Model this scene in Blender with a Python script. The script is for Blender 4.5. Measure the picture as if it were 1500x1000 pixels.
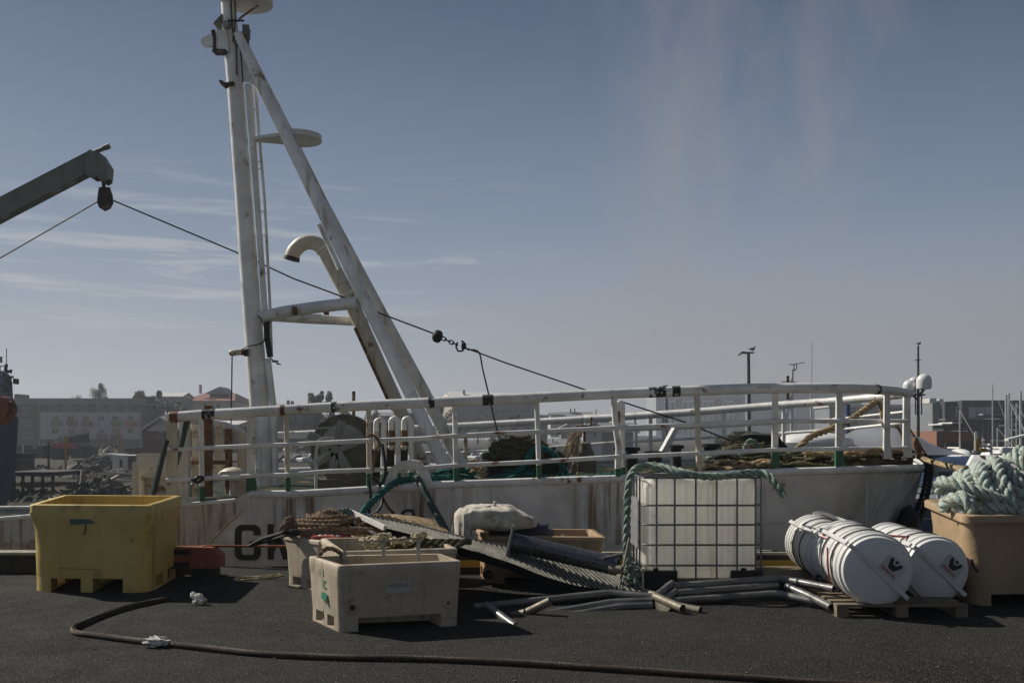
import bpy, math, random
from mathutils import Vector, Matrix, noise as mn
R = random.Random(7)
PI = math.pi
for o in list(bpy.data.objects): bpy.data.objects.remove(o)
SC = bpy.context.scene
COL = SC.collection
# ---------------------------------------------------------------- camera
F, CX, HZ, CZ = 1458.33, 750.0, 645.0, 1.72
cam = bpy.data.objects.new('camera', bpy.data.cameras.new('camera'))
COL.objects.link(cam); SC.camera = cam
cam.location = (0, 0, CZ); cam.rotation_euler = (PI / 2, 0, 0)
cam.data.sensor_width = 36; cam.data.lens = 35; cam.data.shift_y = 0.0967
cam.data.clip_start = .05; cam.data.clip_end = 3000
# ---------------------------------------------------------------- sky, sun, exposure
SE = math.radians(38.5); SAZ = math.radians(63)           # sun: left of the view and beyond
SUN = Vector((-math.sin(SAZ) * math.cos(SE), math.cos(SAZ) * math.cos(SE), math.sin(SE)))
W = bpy.data.worlds.new('World'); SC.world = W; W.use_nodes = True
nt = W.node_tree; nt.nodes.clear()
def wn(t, **k):
    n = nt.nodes.new(t)
    for a, b in k.items(): setattr(n, a, b)
    return n
def wl(a, b): nt.links.new(a, b)
def wm(op, a, b=None, c=None):
    n = wn('ShaderNodeMath', operation=op)
    for i, v in enumerate((a, b, c)):
        if v is None: continue
        if isinstance(v, (int, float)): n.inputs[i].default_value = v
        else: wl(v, n.inputs[i])
    return n.outputs[0]
def wmix(f, a, b, bt='MIX'):
    n = wn('ShaderNodeMix', data_type='RGBA', blend_type=bt)
    for i, v in ((0, f), (6, a), (7, b)):
        if isinstance(v, (int, float)): n.inputs[i].default_value = v
        elif isinstance(v, tuple): n.inputs[i].default_value = (*v, 1)
        else: wl(v, n.inputs[i])
    return n.outputs[2]
sky = wn('ShaderNodeTexSky', sky_type='NISHITA'); sky.sun_disc = False
sky.sun_elevation = SE; sky.sun_rotation = -SAZ; sky.air_density = 1.0; sky.dust_density = 1.4; sky.ozone_density = 1.0
hs = wn('ShaderNodeHueSaturation'); hs.inputs['Saturation'].default_value = .9; hs.inputs['Value'].default_value = 1.0
wl(sky.outputs[0], hs.inputs['Color'])
tc = wn('ShaderNodeTexCoord'); sp = wn('ShaderNodeSeparateXYZ'); wl(tc.outputs['Generated'], sp.inputs[0])
dx, dy, dz = sp.outputs
el = wm('DIVIDE', dz, wm('MAXIMUM', wm('SQRT', wm('ADD', wm('MULTIPLY', dx, dx), wm('MULTIPLY', dy, dy))), .001))
# high thin cloud, stretched along the horizon
def noise(scale, sc, detail=6, rough=.6, dist=0):
    mp = wn('ShaderNodeMapping'); mp.inputs['Scale'].default_value = sc; wl(tc.outputs['Generated'], mp.inputs[0])
    n = wn('ShaderNodeTexNoise'); n.inputs['Scale'].default_value = scale; n.inputs['Detail'].default_value = detail
    n.inputs['Roughness'].default_value = rough; n.inputs['Distortion'].default_value = dist
    wl(mp.outputs[0], n.inputs['Vector']); return n.outputs['Fac']
def ramp(v, a, b):
    n = wn('ShaderNodeMapRange', interpolation_type='SMOOTHSTEP'); wl(v, n.inputs[0])
    n.inputs[1].default_value = a; n.inputs[2].default_value = b; return n.outputs[0]
cirrus = wm('MULTIPLY', ramp(noise(4.6, (1, 1, 13), 9, .66, .6), .50, .66), wm('MULTIPLY', ramp(el, .06, .14), wm('SUBTRACT', 1, ramp(el, .18, .30))))
cirrus = wm('MULTIPLY', cirrus, wm('SUBTRACT', 1, ramp(dx, -.10, .10)))
veil = wm('MULTIPLY', ramp(noise(5, (2.0, 2.0, .6), 7, .58, .3), .34, .70), ramp(dx, .02, .16))
veil = wm('MULTIPLY', veil, wm('SUBTRACT', 1, ramp(dx, .26, .45)))
# fog bank low over the harbour, thicker to the right
bank = wm('MULTIPLY', wm('SUBTRACT', 1, ramp(wm('ADD', el, wm('MULTIPLY', noise(2.2, (1, 1, 2), 4), .10)), .08, .28)), ramp(dx, -.30, .30))
sunward = wm('ADD', wm('MULTIPLY', dx, -math.sin(SAZ)), wm('MULTIPLY', dy, math.cos(SAZ)))   # air glows towards the sun, dims away from it
glow = wn('ShaderNodeMapRange', interpolation_type='SMOOTHSTEP'); wl(sunward, glow.inputs[0])
for i_, v_ in enumerate((-.60, .35, .82, 1.0)): glow.inputs[i_ + 1].default_value = v_
base = wmix(.72, wmix(1.0, hs.outputs[0], (.34, .39, .46), 'MULTIPLY'), (.64, 1.02, 1.82))
c1 = wmix(wm('MULTIPLY', wm('SUBTRACT', 1, ramp(el, .05, .50)), .95), base, (2.6, 3.3, 4.4))
c1 = wmix(wm('MULTIPLY', wm('SUBTRACT', 1, ramp(el, -.02, .24)), .92), c1, (3.75, 4.02, 4.25))
c1 = wmix(wm('MULTIPLY', cirrus, .6), c1, (4.6, 4.8, 5.0))
c1 = wmix(wm('MULTIPLY', veil, .5), c1, (2.9, 3.0, 3.1))
c1 = wmix(wm('MULTIPLY', bank, .80), c1, (2.95, 2.93, 2.98))
c1 = wmix(1.0, c1, wmix(ramp(sunward, -.7, -.06), (1.0, .90, .76), (1.0, 1.0, 1.0)), 'MULTIPLY')
c1 = wmix(1.0, c1, glow.outputs[0], 'MULTIPLY')
bg = wn('ShaderNodeBackground'); bg.inputs['Strength'].default_value = .088
wl(c1, bg.inputs['Color']); out = wn('ShaderNodeOutputWorld'); wl(bg.outputs[0], out.inputs[0])
sl = bpy.data.lights.new('sun', 'SUN'); sl.energy = 5.0; sl.angle = math.radians(.5); sl.color = (1, .93, .82)
so = bpy.data.objects.new('sun', sl); COL.objects.link(so); so.location = SUN * 50
so.rotation_euler = (-SUN).to_track_quat('-Z', 'Y').to_euler()
SC.view_settings.view_transform = 'Standard'; SC.view_settings.look = 'None'
SC.view_settings.exposure = 0.1; SC.view_settings.gamma = 1
# ---------------------------------------------------------------- helpers
def P(px, py, Y):                                         # point seen at photo pixel, at distance Y
    return Vector(((px - CX) * Y / F, Y, CZ - (py - HZ) * Y / F))
def zg(Y): return .031 * Y                                 # the quay rises gently to its edge
def G(px, py, h=0):                                        # point on the quay (h above it) at a pixel
    Y = F * (CZ - h) / (py - 600); return Vector(((px - CX) * Y / F, Y, zg(Y) + h))
def wpx(n, Y): return n * Y / F
def catmull(pts, n=8, closed=False):
    pts = [Vector(p) for p in pts]; out = []; m = len(pts)
    if m < 3 and not closed:
        return [pts[0].lerp(pts[-1], i / n) for i in range(n + 1)]
    for i in range(m if closed else m - 1):
        if closed: a, b, c, d = (pts[(i + k - 1) % m] for k in range(4))
        else: a, b, c, d = pts[max(i - 1, 0)], pts[i], pts[i + 1], pts[min(i + 2, m - 1)]
        for j in range(n):
            t = j / n
            out.append(.5 * ((2 * b) + (c - a) * t + (2 * a - 5 * b + 4 * c - d) * t * t + (3 * b - a - 3 * c + d) * t ** 3))
    if not closed: out.append(pts[-1])
    return out
def resample(pts, ds):
    out = [pts[0].copy()]; acc = 0
    for a, b in zip(pts, pts[1:]):
        L = (b - a).length
        if L < 1e-9: continue
        t = ds - acc
        while t <= L:
            out.append(a.lerp(b, t / L)); t += ds
        acc = L - (t - ds)
    if (out[-1] - pts[-1]).length > ds * .3: out.append(pts[-1].copy())
    return out
def frames(pts):
    fr = []; n = None
    for i, p in enumerate(pts):
        t = (pts[min(i + 1, len(pts) - 1)] - pts[max(i - 1, 0)]).normalized()
        if t.length < .5: t = Vector((0, 0, 1))
        if n is None:
            n = t.cross(Vector((0, 0, 1)))
            if n.length < .1: n = t.cross(Vector((1, 0, 0)))
        n = (n - t * n.dot(t))
        if n.length < 1e-6: n = t.orthogonal()
        n.normalize(); fr.append((p, t, n.copy(), t.cross(n)))
    return fr
class B:
    def __init__(s): s.v = []; s.f = []
    def add(s, vs, fs):
        k = len(s.v); s.v += [Vector(p) for p in vs]; s.f += [tuple(i + k for i in f) for f in fs]; return s
    def box(s, x0, x1, y0, y1, z0, z1):
        return s.add([(x, y, z) for x in (x0, x1) for y in (y0, y1) for z in (z0, z1)],
                     [(0, 1, 3, 2), (4, 6, 7, 5), (0, 4, 5, 1), (2, 3, 7, 6), (0, 2, 6, 4), (1, 5, 7, 3)])
    def beam(s, a, b, w, h, up=(0, 0, 1)):
        a, b = Vector(a), Vector(b); t = (b - a).normalized(); u = Vector(up)
        side = t.cross(u)
        if side.length < .05: side = t.cross(Vector((0, 1, 0)))
        side.normalize(); u = side.cross(t)
        vs = [p + side * (i * w / 2) + u * (j * h / 2) for p in (a, b) for i in (-1, 1) for j in (-1, 1)]
        return s.add(vs, [(0, 1, 3, 2), (4, 6, 7, 5), (0, 4, 5, 1), (2, 3, 7, 6), (0, 2, 6, 4), (1, 5, 7, 3)])
    def tube(s, pts, r, n=10, cap=True, closed=False):
        pts = [Vector(p) for p in pts]
        rr = r if isinstance(r, (list, tuple)) else [r] * len(pts)
        fr = frames(pts); vs = []; fs = []; m = len(pts)
        for (p, t, a, b), q in zip(fr, rr):
            vs += [p + (a * math.cos(2 * PI * i / n) + b * math.sin(2 * PI * i / n)) * q for i in range(n)]
        for k in range(m - 1 + (1 if closed else 0)):
            k2 = (k + 1) % m
            fs += [(k * n + i, k * n + (i + 1) % n, k2 * n + (i + 1) % n, k2 * n + i) for i in range(n)]
        if cap and not closed: fs += [tuple(range(n))[::-1], tuple((m - 1) * n + i for i in range(n))]
        return s.add(vs, fs)
    def pipe(s, pts, r, th, n=12):                         # open-ended hollow tube
        pts = [Vector(p) for p in pts]; fr = frames(pts); m = len(pts); vs = []; fs = []
        for q in (r, r - th):
            for (p, t, a, b) in fr: vs += [p + (a * math.cos(2 * PI * i / n) + b * math.sin(2 * PI * i / n)) * q for i in range(n)]
        o = m * n
        for k in range(m - 1):
            for i in range(n):
                j = (i + 1) % n
                fs += [(k * n + i, k * n + j, (k + 1) * n + j, (k + 1) * n + i), (o + k * n + j, o + k * n + i, o + (k + 1) * n + i, o + (k + 1) * n + j)]
        for k in (0, m - 1):
            for i in range(n):
                j = (i + 1) % n; fs.append((k * n + i, o + k * n + i, o + k * n + j, k * n + j) if k == 0 else (k * n + j, o + k * n + j, o + k * n + i, k * n + i))
        return s.add(vs, fs)
    def lathe(s, prof, c, axis=(0, 0, 1), n=20, ref=None):
        ax = Vector(axis).normalized(); a = ax.orthogonal().normalized() if ref is None else Vector(ref)
        b = ax.cross(a); c = Vector(c); vs = []; fs = []; m = len(prof)
        for r, z in prof: vs += [c + ax * z + (a * math.cos(2 * PI * i / n) + b * math.sin(2 * PI * i / n)) * max(r, 1e-4) for i in range(n)]
        for k in range(m - 1): fs += [(k * n + i, k * n + (i + 1) % n, (k + 1) * n + (i + 1) % n, (k + 1) * n + i) for i in range(n)]
        fs += [tuple(range(n))[::-1], tuple((m - 1) * n + i for i in range(n))]
        return s.add(vs, fs)
    def prism(s, poly, vec):
        vec = Vector(vec); n = len(poly); vs = [Vector(p) for p in poly] + [Vector(p) + vec for p in poly]
        return s.add(vs, [tuple(range(n))[::-1], tuple(range(n, 2 * n))] + [(i, (i + 1) % n, n + (i + 1) % n, n + i) for i in range(n)])
    def ball(s, c, r, n=12, m=8, sc=(1, 1, 1), amp=0, seed=0):
        c = Vector(c); vs = []; fs = []
        for j in range(m + 1):
            th = PI * j / m
            for i in range(n):
                ph = 2 * PI * i / n; d = Vector((math.sin(th) * math.cos(ph), math.sin(th) * math.sin(ph), math.cos(th)))
                q = r * (1 + amp * mn.noise(d * 2.3 + Vector((seed, 0, 0)))) if amp else r
                vs.append(c + Vector((d.x * sc[0], d.y * sc[1], d.z * sc[2])) * q)
        for j in range(m): fs += [(j * n + i, (j + 1) * n + i, (j + 1) * n + (i + 1) % n, j * n + (i + 1) % n) for i in range(n)]
        return s.add(vs, fs)
    def rope(s, pts, r, strands=3, pitch=None, n=6, spl=8, fuzz=0):
        pitch = pitch or r * 6; pts = resample(catmull(pts, spl), pitch / 8); fr = frames(pts)
        if len(pts) < 2: return s
        for k in range(strands):
            q = []
            o_, r_ = (.57, .455) if strands <= 3 else (.60, .43) if strands == 4 else (.66, .37)
            for i, (p, t, a, b) in enumerate(fr):
                an = 2 * PI * (i / 8 + k / strands)
                q.append(p + (a * math.cos(an) + b * math.sin(an)) * r * o_)
            s.tube(q, r * r_, n)
        return s
    def xf(s, M): s.v = [M @ p for p in s.v]; return s
def link(o): COL.objects.link(o); return o
LOC = {}
def mk(name, b, mat, parent=None, label=None, cat=None, group=None, kind=None, smooth=True, ang=38, local=False):
    me = bpy.data.meshes.new(name); vs = b.v
    if parent is not None: off = Vector((0, 0, 0)) if local else LOC.get(parent.name, Vector((0, 0, 0)))
    elif kind == 'structure' or local: off = Vector((0, 0, 0))
    else:
        xs = [p.x for p in vs]; ys = [p.y for p in vs]; zs = [p.z for p in vs]
        off = Vector(((min(xs) + max(xs)) / 2, (min(ys) + max(ys)) / 2, min(zs)))
    me.from_pydata([p - off for p in vs], [], b.f); me.validate()
    if smooth:
        me.polygons.foreach_set('use_smooth', [True] * len(me.polygons)); me.set_sharp_from_angle(angle=math.radians(ang))
    me.update()
    o = link(bpy.data.objects.new(name, me))
    if mat: me.materials.append(mat)
    if parent is not None: o.parent = parent; LOC[o.name] = off
    else: o.location = off; LOC[o.name] = off
    tagp(o, label, cat, group, kind); return o
def tagp(o, label=None, cat=None, group=None, kind=None):
    for k, v in (('label', label), ('category', cat), ('group', group), ('kind', kind)):
        if v: o[k] = v
    return o
def thing(name, label, cat, loc=(0, 0, 0), group=None, rz=0):
    o = link(bpy.data.objects.new(name, None)); o.location = loc; o.rotation_euler = (0, 0, rz); o.empty_display_size = .1
    LOC[o.name] = Vector(loc); return tagp(o, label, cat, group)
def dup(root, loc, rz, label, group=None, scale=None):
    def cp(o, par):
        c = o.copy(); link(c); c.parent = par
        for ch in [x for x in KIDS.get(o.name, [])]: cp(ch, c)
        return c
    for x in bpy.data.objects:
        if x.parent: KIDS.setdefault(x.parent.name, []); (x in KIDS[x.parent.name]) or KIDS[x.parent.name].append(x)
    r = cp(root, None); r.location = loc; r.rotation_euler = (0, 0, rz); r['label'] = label
    if scale: r.scale = scale
    if group: r['group'] = group
    return r
KIDS = {}
# ---------------------------------------------------------------- materials
def mat(name, col, rough=.6, metal=0, var=.18, vs=3.0, streak=None, rust=None, bump=.15, bs=40, spec=.5, dirt=None, trans=0, sx=(9, 9, .35)):
    m = bpy.data.materials.new(name); m.use_nodes = True; t = m.node_tree; N = t.nodes; L = t.links
    bs_ = N['Principled BSDF']; tcn = N.new('ShaderNodeTexCoord')
    def nz(scale, sc=None, det=5, ro=.6):
        n = N.new('ShaderNodeTexNoise'); n.inputs['Scale'].default_value = scale; n.inputs['Detail'].default_value = det; n.inputs['Roughness'].default_value = ro
        if sc:
            mp = N.new('ShaderNodeMapping'); mp.inputs['Scale'].default_value = sc; L.new(tcn.outputs['Object'], mp.inputs[0]); L.new(mp.outputs[0], n.inputs['Vector'])
        else: L.new(tcn.outputs['Object'], n.inputs['Vector'])
        return n.outputs['Fac']
    def mr(v, a, b, c=0, d=1):
        n = N.new('ShaderNodeMapRange'); n.interpolation_type = 'SMOOTHSTEP'; L.new(v, n.inputs[0])
        for i, q in enumerate((a, b, c, d)): n.inputs[i + 1].default_value = q
        return n.outputs[0]
    def mx(f, a, b):
        n = N.new('ShaderNodeMix'); n.data_type = 'RGBA'
        for i, v in ((0, f), (6, a), (7, b)):
            if isinstance(v, (int, float)): n.inputs[i].default_value = v
            elif isinstance(v, tuple): n.inputs[i].default_value = (*v[:3], 1)
            else: L.new(v, n.inputs[i])
        return n.outputs[2]
    dark = tuple(c * (1 - var) for c in col); lite = tuple(min(1, c * (1 + var * .6)) for c in col)
    c = mx(mr(nz(vs), .3, .7), dark, lite)
    if dirt: c = mx(mr(nz(dirt[2], None, 7, .65), .62 - dirt[1] * .2, .80 - dirt[1] * .2, 0, .75), c, dirt[0])
    if streak: c = mx(mr(nz(1.0, tuple(q for q in sx), 6, .65), .60 - streak[1] * .2, .78 - streak[1] * .2, 0, .8), c, streak[0])
    rf = None
    if rust:
        rf = mr(nz(rust[1], None, 8, .68), .66 - rust[0] * .25, .70 - rust[0] * .25)
        rc = mx(mr(nz(35), .35, .65), (.11, .042, .018), (.22, .10, .045))
        halo = mr(nz(rust[1], None, 8, .68), .60 - rust[0] * .25, .68 - rust[0] * .25, 0, .45)
        c = mx(halo, c, (.35, .24, .13)); c = mx(rf, c, rc)
    L.new(c, bs_.inputs['Base Color'])
    bs_.inputs['Metallic'].default_value = metal; bs_.inputs['Specular IOR Level'].default_value = spec
    L.new(mr(nz(vs * 4), .3, .7, max(.05, rough - .12), min(1, rough + .12)), bs_.inputs['Roughness'])
    if trans < 0:                                         # thin milky plastic: half the light goes through
        tr = N.new('ShaderNodeBsdfTranslucent'); L.new(c, tr.inputs['Color']); ms = N.new('ShaderNodeMixShader'); ms.inputs[0].default_value = .62
        L.new(bs_.outputs[0], ms.inputs[1]); L.new(tr.outputs[0], ms.inputs[2]); L.new(ms.outputs[0], N['Material Output'].inputs['Surface'])
    elif trans:
        bs_.inputs['Subsurface Weight'].default_value = trans; bs_.inputs['Subsurface Radius'].default_value = (.1, .09, .06); bs_.inputs['Subsurface Scale'].default_value = .4
    if bump:
        bn = N.new('ShaderNodeBump'); bn.inputs['Strength'].default_value = bump; bn.inputs['Distance'].default_value = .01
        L.new(nz(bs, None, 6), bn.inputs['Height']); L.new(bn.outputs[0], bs_.inputs['Normal'])
    return m
RUSTC = (.16, .075, .03)
M = dict(
 white=mat('white_paint', (.68, .675, .65), .42, rust=(.16, 5), streak=((.42, .36, .26), .15), bump=.35, bs=18),
 mast=mat('mast_paint', (.80, .79, .755), .4, rust=(.10, 2.6), streak=((.36, .29, .18), .42), bump=.5, bs=12, sx=(6, 6, .5)),
 cream=mat('weathered_cream_paint', (.58, .53, .43), .5, rust=(.26, 3), streak=((.36, .22, .10), .35), bump=.3, bs=20),
 hull=mat('hull_paint', (.60, .59, .57), .45, rust=(.08, 1.9), streak=((.28, .22, .14), .30), dirt=((.33, .32, .30), .5, .8), bump=.5, bs=5, sx=(3.6, 3.6, .14)),
 rustystreak=mat('streaked_hull_plate', (.50, .46, .39), .55, streak=((.15, .09, .045), .70), rust=(.12, 3), bump=.3, sx=(15, 15, .7), dirt=((.22, .16, .10), .5, 3)),
 deck=mat('green_deck_paint', (.006, .017, .011), .9, rust=(.22, 4), bump=.3, spec=.1),
 green=mat('green_post_paint', (.020, .11, .055), .5, rust=(.1, 8)),
 rust=mat('rusted_steel', (.16, .085, .042), .8, var=.5, vs=9, dirt=((.40, .33, .24), .5, 7), bump=.6, bs=45),
 darkrust=mat('dark_rusty_iron', (.045, .035, .028), .7, var=.4, vs=8, rust=(.2, 9), bump=.5),
 black=mat('black_iron', (.012, .013, .013), .55, var=.3, bump=.3),
 rubber=mat('black_rubber', (.012, .013, .014), .7, bump=.2, dirt=((.05, .045, .04), .4, 4)),
 boom=mat('grey_green_boom_paint', (.16, .175, .15), .55, var=.15, rust=(.05, 3), streak=((.05, .05, .04), .3), bump=.2),
 winch=mat('winch_olive_paint', (.14, .135, .10), .6, var=.3, rust=(.20, 4), streak=((.10, .06, .03), .5)),
 winchlight=mat('winch_grey_paint', (.30, .31, .28), .5, var=.2, rust=(.10, 6)),
 galv=mat('dull_galvanised_steel', (.30, .30, .30), .42, metal=.75, var=.25, vs=7, dirt=((.14, .12, .10), .4, 5), bump=.2),
 steel=mat('dark_steel_tube', (.17, .17, .165), .42, metal=.5, var=.3, vs=5, dirt=((.08, .075, .07), .5, 3), bump=.15),
 steeld=mat('dark_round_pipe_steel', (.09, .095, .10), .3, metal=.6, var=.3, vs=4, bump=.15),
 brass=mat('dirty_tube_end', (.20, .18, .14), .6, metal=.4, var=.3, vs=12, rust=(.05, 14)),
 yellow=mat('yellow_tub_plastic', (.55, .41, .13), .5, var=.14, vs=2.2, dirt=((.17, .125, .05), .36, 5), streak=((.27, .19, .06), .4), bump=.25, bs=9, spec=.35),
 greytub=mat('grey_cream_tub_plastic', (.45, .385, .295), .55, var=.16, vs=3.5, dirt=((.20, .15, .10), .42, 6), streak=((.26, .20, .13), .35), bump=.25, bs=14, spec=.3),
 tantub=mat('tan_tub_plastic', (.38, .265, .16), .55, var=.16, vs=2.5, dirt=((.20, .13, .08), .38, 4), bump=.25, bs=14, spec=.3),
 bigtub=mat('sandy_tub_plastic', (.34, .245, .15), .6, var=.14, vs=2.2, dirt=((.22, .15, .09), .30, 5), bump=.5, bs=30, spec=.3),
 ibc=mat('milky_tank_plastic', (.92, .91, .865), .4, var=.06, vs=2, streak=((.60, .55, .42), .4), dirt=((.45, .35, .2), .18, 5), bump=.1, trans=-1, spec=.35),
 cage=mat('grey_cage_tube', (.15, .155, .16), .45, metal=.5, var=.25),
 plate=mat('grey_data_plate', (.30, .31, .32), .45, metal=.4, var=.15, dirt=((.12, .12, .12), .3, 20)),
 raft=mat('raft_canister_white', (.64, .64, .62), .32, var=.07, vs=2, dirt=((.40, .37, .30), .12, 5), bump=.08),
 raftd=mat('raft_canister_seam', (.56, .56, .54), .4, var=.1, dirt=((.3, .27, .22), .25, 8)),
 ink=mat('black_print', (.010, .012, .012), .5, bump=0), redink=mat('red_print', (.36, .05, .035), .5, bump=0),
 greenink=mat('green_print', (.03, .22, .14), .5, bump=0), greyink=mat('grey_print', (.16, .16, .17), .5, bump=0),
 sticker=mat('sticker_film', (.46, .46, .46), .4, var=.05, bump=0), paperl=mat('paper_label', (.42, .40, .37), .6, var=.1, dirt=((.15, .12, .09), .3, 20), bump=0),
 tape=mat('blue_green_tape', (.045, .085, .085), .45, bump=.1),
 wood=mat('pallet_wood', (.18, .14, .095), .75, var=.3, vs=6, dirt=((.16, .12, .08), .45, 9), bump=.5, bs=30),
 sack=mat('dirty_white_sack', (.56, .52, .44), .8, var=.3, vs=4, dirt=((.20, .15, .10), .65, 5), bump=.7, bs=26),
 orange=mat('orange_red_paint', (.24, .068, .03), .5, rust=(.12, 6), var=.2, dirt=((.08, .05, .04), .4, 5)),
 kerby=mat('yellow_kerb_paint', (.42, .27, .03), .6, dirt=((.05, .045, .035), .55, 6), rust=(.02, 5), bump=.4),
 kerb=mat('dark_kerb_timber', (.028, .026, .022), .8, var=.4, vs=6, bump=.5), kerbt=mat('grey_scrap_sunlit_kerb', (.26, .235, .19), .8, var=.3, vs=8, bump=.5),  # second colour: kerb top painted as sunlit, also plain grey scrap
 rbrown=mat('rope_brown', (.26, .185, .125), .9, var=.45, vs=22, bump=.9, bs=120, spec=.1),
 rtan=mat('rope_tan', (.42, .32, .19), .9, var=.4, vs=18, dirt=((.10, .08, .05), .4, 14), bump=.9, bs=120, spec=.1),
 rolive=mat('rope_olive', (.10, .095, .055), .9, var=.5, vs=14, dirt=((.30, .22, .13), .3, 16), bump=.9, bs=110, spec=.1),
 rteal=mat('rope_teal', (.035, .15, .145), .85, var=.4, vs=16, dirt=((.04, .05, .035), .4, 9), bump=.9, bs=110, spec=.15),
 rmint=mat('rope_mint', (.50, .60, .54), .85, var=.25, vs=16, dirt=((.17, .13, .085), .95, 16), bump=1.0, bs=75, spec=.15),
 rgreen=mat('rope_green_grey', (.22, .30, .25), .85, var=.4, vs=20, dirt=((.58, .60, .48), .65, 24), bump=.9, bs=110, spec=.15),
 rcream=mat('rope_cream', (.55, .49, .34), .9, var=.3, vs=18, dirt=((.22, .19, .09), .5, 12), bump=.9, bs=110, spec=.1),
 slat=mat('worn_slat_metal', (.30, .29, .25), .5, metal=.2, var=.3, vs=9, bump=0), gapshade=mat('grating_shade', (.008, .009, .008), .9, spec=.1, bump=.3),  # second colour stands for the shade in the grating
 wire=mat('rusty_wire_rope', (.055, .034, .022), .75, metal=.1, var=.4, vs=15, bump=.6, bs=80),
 hose=mat('dark_green_hose', (.022, .045, .036), .5, bump=.1), thinwire=mat('thin_black_wire', (.02, .02, .02), .5, bump=0),
 fibre=mat('frayed_fibre', (.45, .36, .25), .9, var=.4, vs=30, bump=.3), net=mat('dark_net', (.022, .028, .02), .9, var=.5, vs=20, dirt=((.25, .12, .07), .35, 12), bump=.8),
 blue=mat('blue_hull_paint', (.03, .06, .13), .4), navy=mat('navy_bag', (.02, .03, .06), .7),
 boatw=mat('boat_gelcoat', (.20, .205, .22), .35, var=.06), boatw2=mat('boat_white', (.72, .72, .70), .35, var=.06),
 glassd=mat('dark_window_glass', (.03, .04, .05), .15, var=.1, bump=0), alum=mat('mast_aluminium', (.55, .55, .55), .4, metal=.5, bump=0),
 dome=mat('radome_white', (.66, .66, .64), .35, var=.05, bump=0), lamp=mat('lamp_post_dark', (.045, .05, .05), .5),
 gull=mat('gull_feathers', (.10, .10, .10), .7, bump=0), cloth=mat('white_rag', (.62, .60, .56), .8, var=.15, bump=.4),
)

def chip(name, col, scale, thr, sc=(1, 1, 1), fade=.04, base=None):
    """paint chips / rust runs: the mark covers the surface only where the noise is high, bare paint shows elsewhere"""
    m = bpy.data.materials.new(name); m.use_nodes = True; t = m.node_tree; N = t.nodes; L = t.links; b = N['Principled BSDF']
    tcn = N.new('ShaderNodeTexCoord'); mp = N.new('ShaderNodeMapping'); mp.inputs['Scale'].default_value = sc; L.new(tcn.outputs['Object'], mp.inputs[0])
    n = N.new('ShaderNodeTexNoise'); n.inputs['Scale'].default_value = scale; n.inputs['Detail'].default_value = 8; n.inputs['Roughness'].default_value = .65; L.new(mp.outputs[0], n.inputs['Vector'])
    r = N.new('ShaderNodeMapRange'); L.new(n.outputs['Fac'], r.inputs[0]); r.inputs[1].default_value = thr; r.inputs[2].default_value = thr + fade
    b.inputs['Base Color'].default_value = (*col, 1); b.inputs['Roughness'].default_value = .8; L.new(r.outputs[0], b.inputs['Alpha']); return m
M['rust_chip'] = chip('rust_chip', (.15, .06, .028), 14, .40); M['black_chip'] = chip('black_chip', (.018, .024, .02), 14, .44); M['hose_chip'] = chip('green_chip', (.02, .035, .02), 14, .38)
M['runs'] = chip('rust_runs', (.20, .115, .05), 1.0, .46, (16, 16, .6), .25)
M['winchd'] = mat('winch_drum_paint', (.12, .105, .065), .7, var=.4, vs=5, rust=(.12, 5), bump=.4)
HAZE = 0.00055
# ================================================================= SETTING: quay, water, land
def asphalt():
    m = mat('asphalt', (.0255, .0255, .0228), .85, var=.25, vs=.9, dirt=((.008, .0085, .0075), .6, .5), bump=0, spec=.12)
    t = m.node_tree; N = t.nodes; L = t.links; bs_ = N['Principled BSDF']; tcn = N.new('ShaderNodeTexCoord')
    v = N.new('ShaderNodeTexVoronoi'); v.inputs['Scale'].default_value = 100; L.new(tcn.outputs['Object'], v.inputs['Vector'])
    old = bs_.inputs['Base Color'].links[0].from_socket
    sp_ = N.new('ShaderNodeSeparateColor'); L.new(v.outputs['Color'], sp_.inputs[0])
    mr = N.new('ShaderNodeMapRange'); L.new(sp_.outputs[0], mr.inputs[0]); mr.inputs[1].default_value = .55; mr.inputs[2].default_value = 1.0; mr.inputs[4].default_value = .85
    mx = N.new('ShaderNodeMix'); mx.data_type = 'RGBA'; L.new(mr.outputs[0], mx.inputs[0]); L.new(old, mx.inputs[6]); mx.inputs[7].default_value = (.075, .072, .062, 1)
    L.new(mx.outputs[2], bs_.inputs['Base Color'])
    n = N.new('ShaderNodeTexNoise'); n.inputs['Scale'].default_value = 3; n.inputs['Detail'].default_value = 8; L.new(tcn.outputs['Object'], n.inputs['Vector'])
    ad = N.new('ShaderNodeMath'); ad.operation = 'MULTIPLY_ADD'; L.new(v.outputs['Distance'], ad.inputs[0]); ad.inputs[1].default_value = -1.0; L.new(n.outputs['Fac'], ad.inputs[2])
    bn = N.new('ShaderNodeBump'); bn.inputs['Strength'].default_value = .9; bn.inputs['Distance'].default_value = .012; L.new(ad.outputs[0], bn.inputs['Height']); L.new(bn.outputs[0], bs_.inputs['Normal'])
    return m
QE = 10.95                                                # quay edge
q = B(); nx, ny = 60, 24
for j in range(ny + 1):
    Y = -12 + (QE + 12) * j / ny
    for i in range(nx + 1):
        X = -45 + 90 * i / nx; q.v.append(Vector((X, Y, zg(Y) + .006 * mn.noise(Vector((X * .7, Y * .7, 0))) * (1 if Y < 10 else 0))))
q.f = [(j * (nx + 1) + i, j * (nx + 1) + i + 1, (j + 1) * (nx + 1) + i + 1, (j + 1) * (nx + 1) + i) for j in range(ny) for i in range(nx)]
mk('quay_pavement', q, asphalt(), kind='structure')
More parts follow.
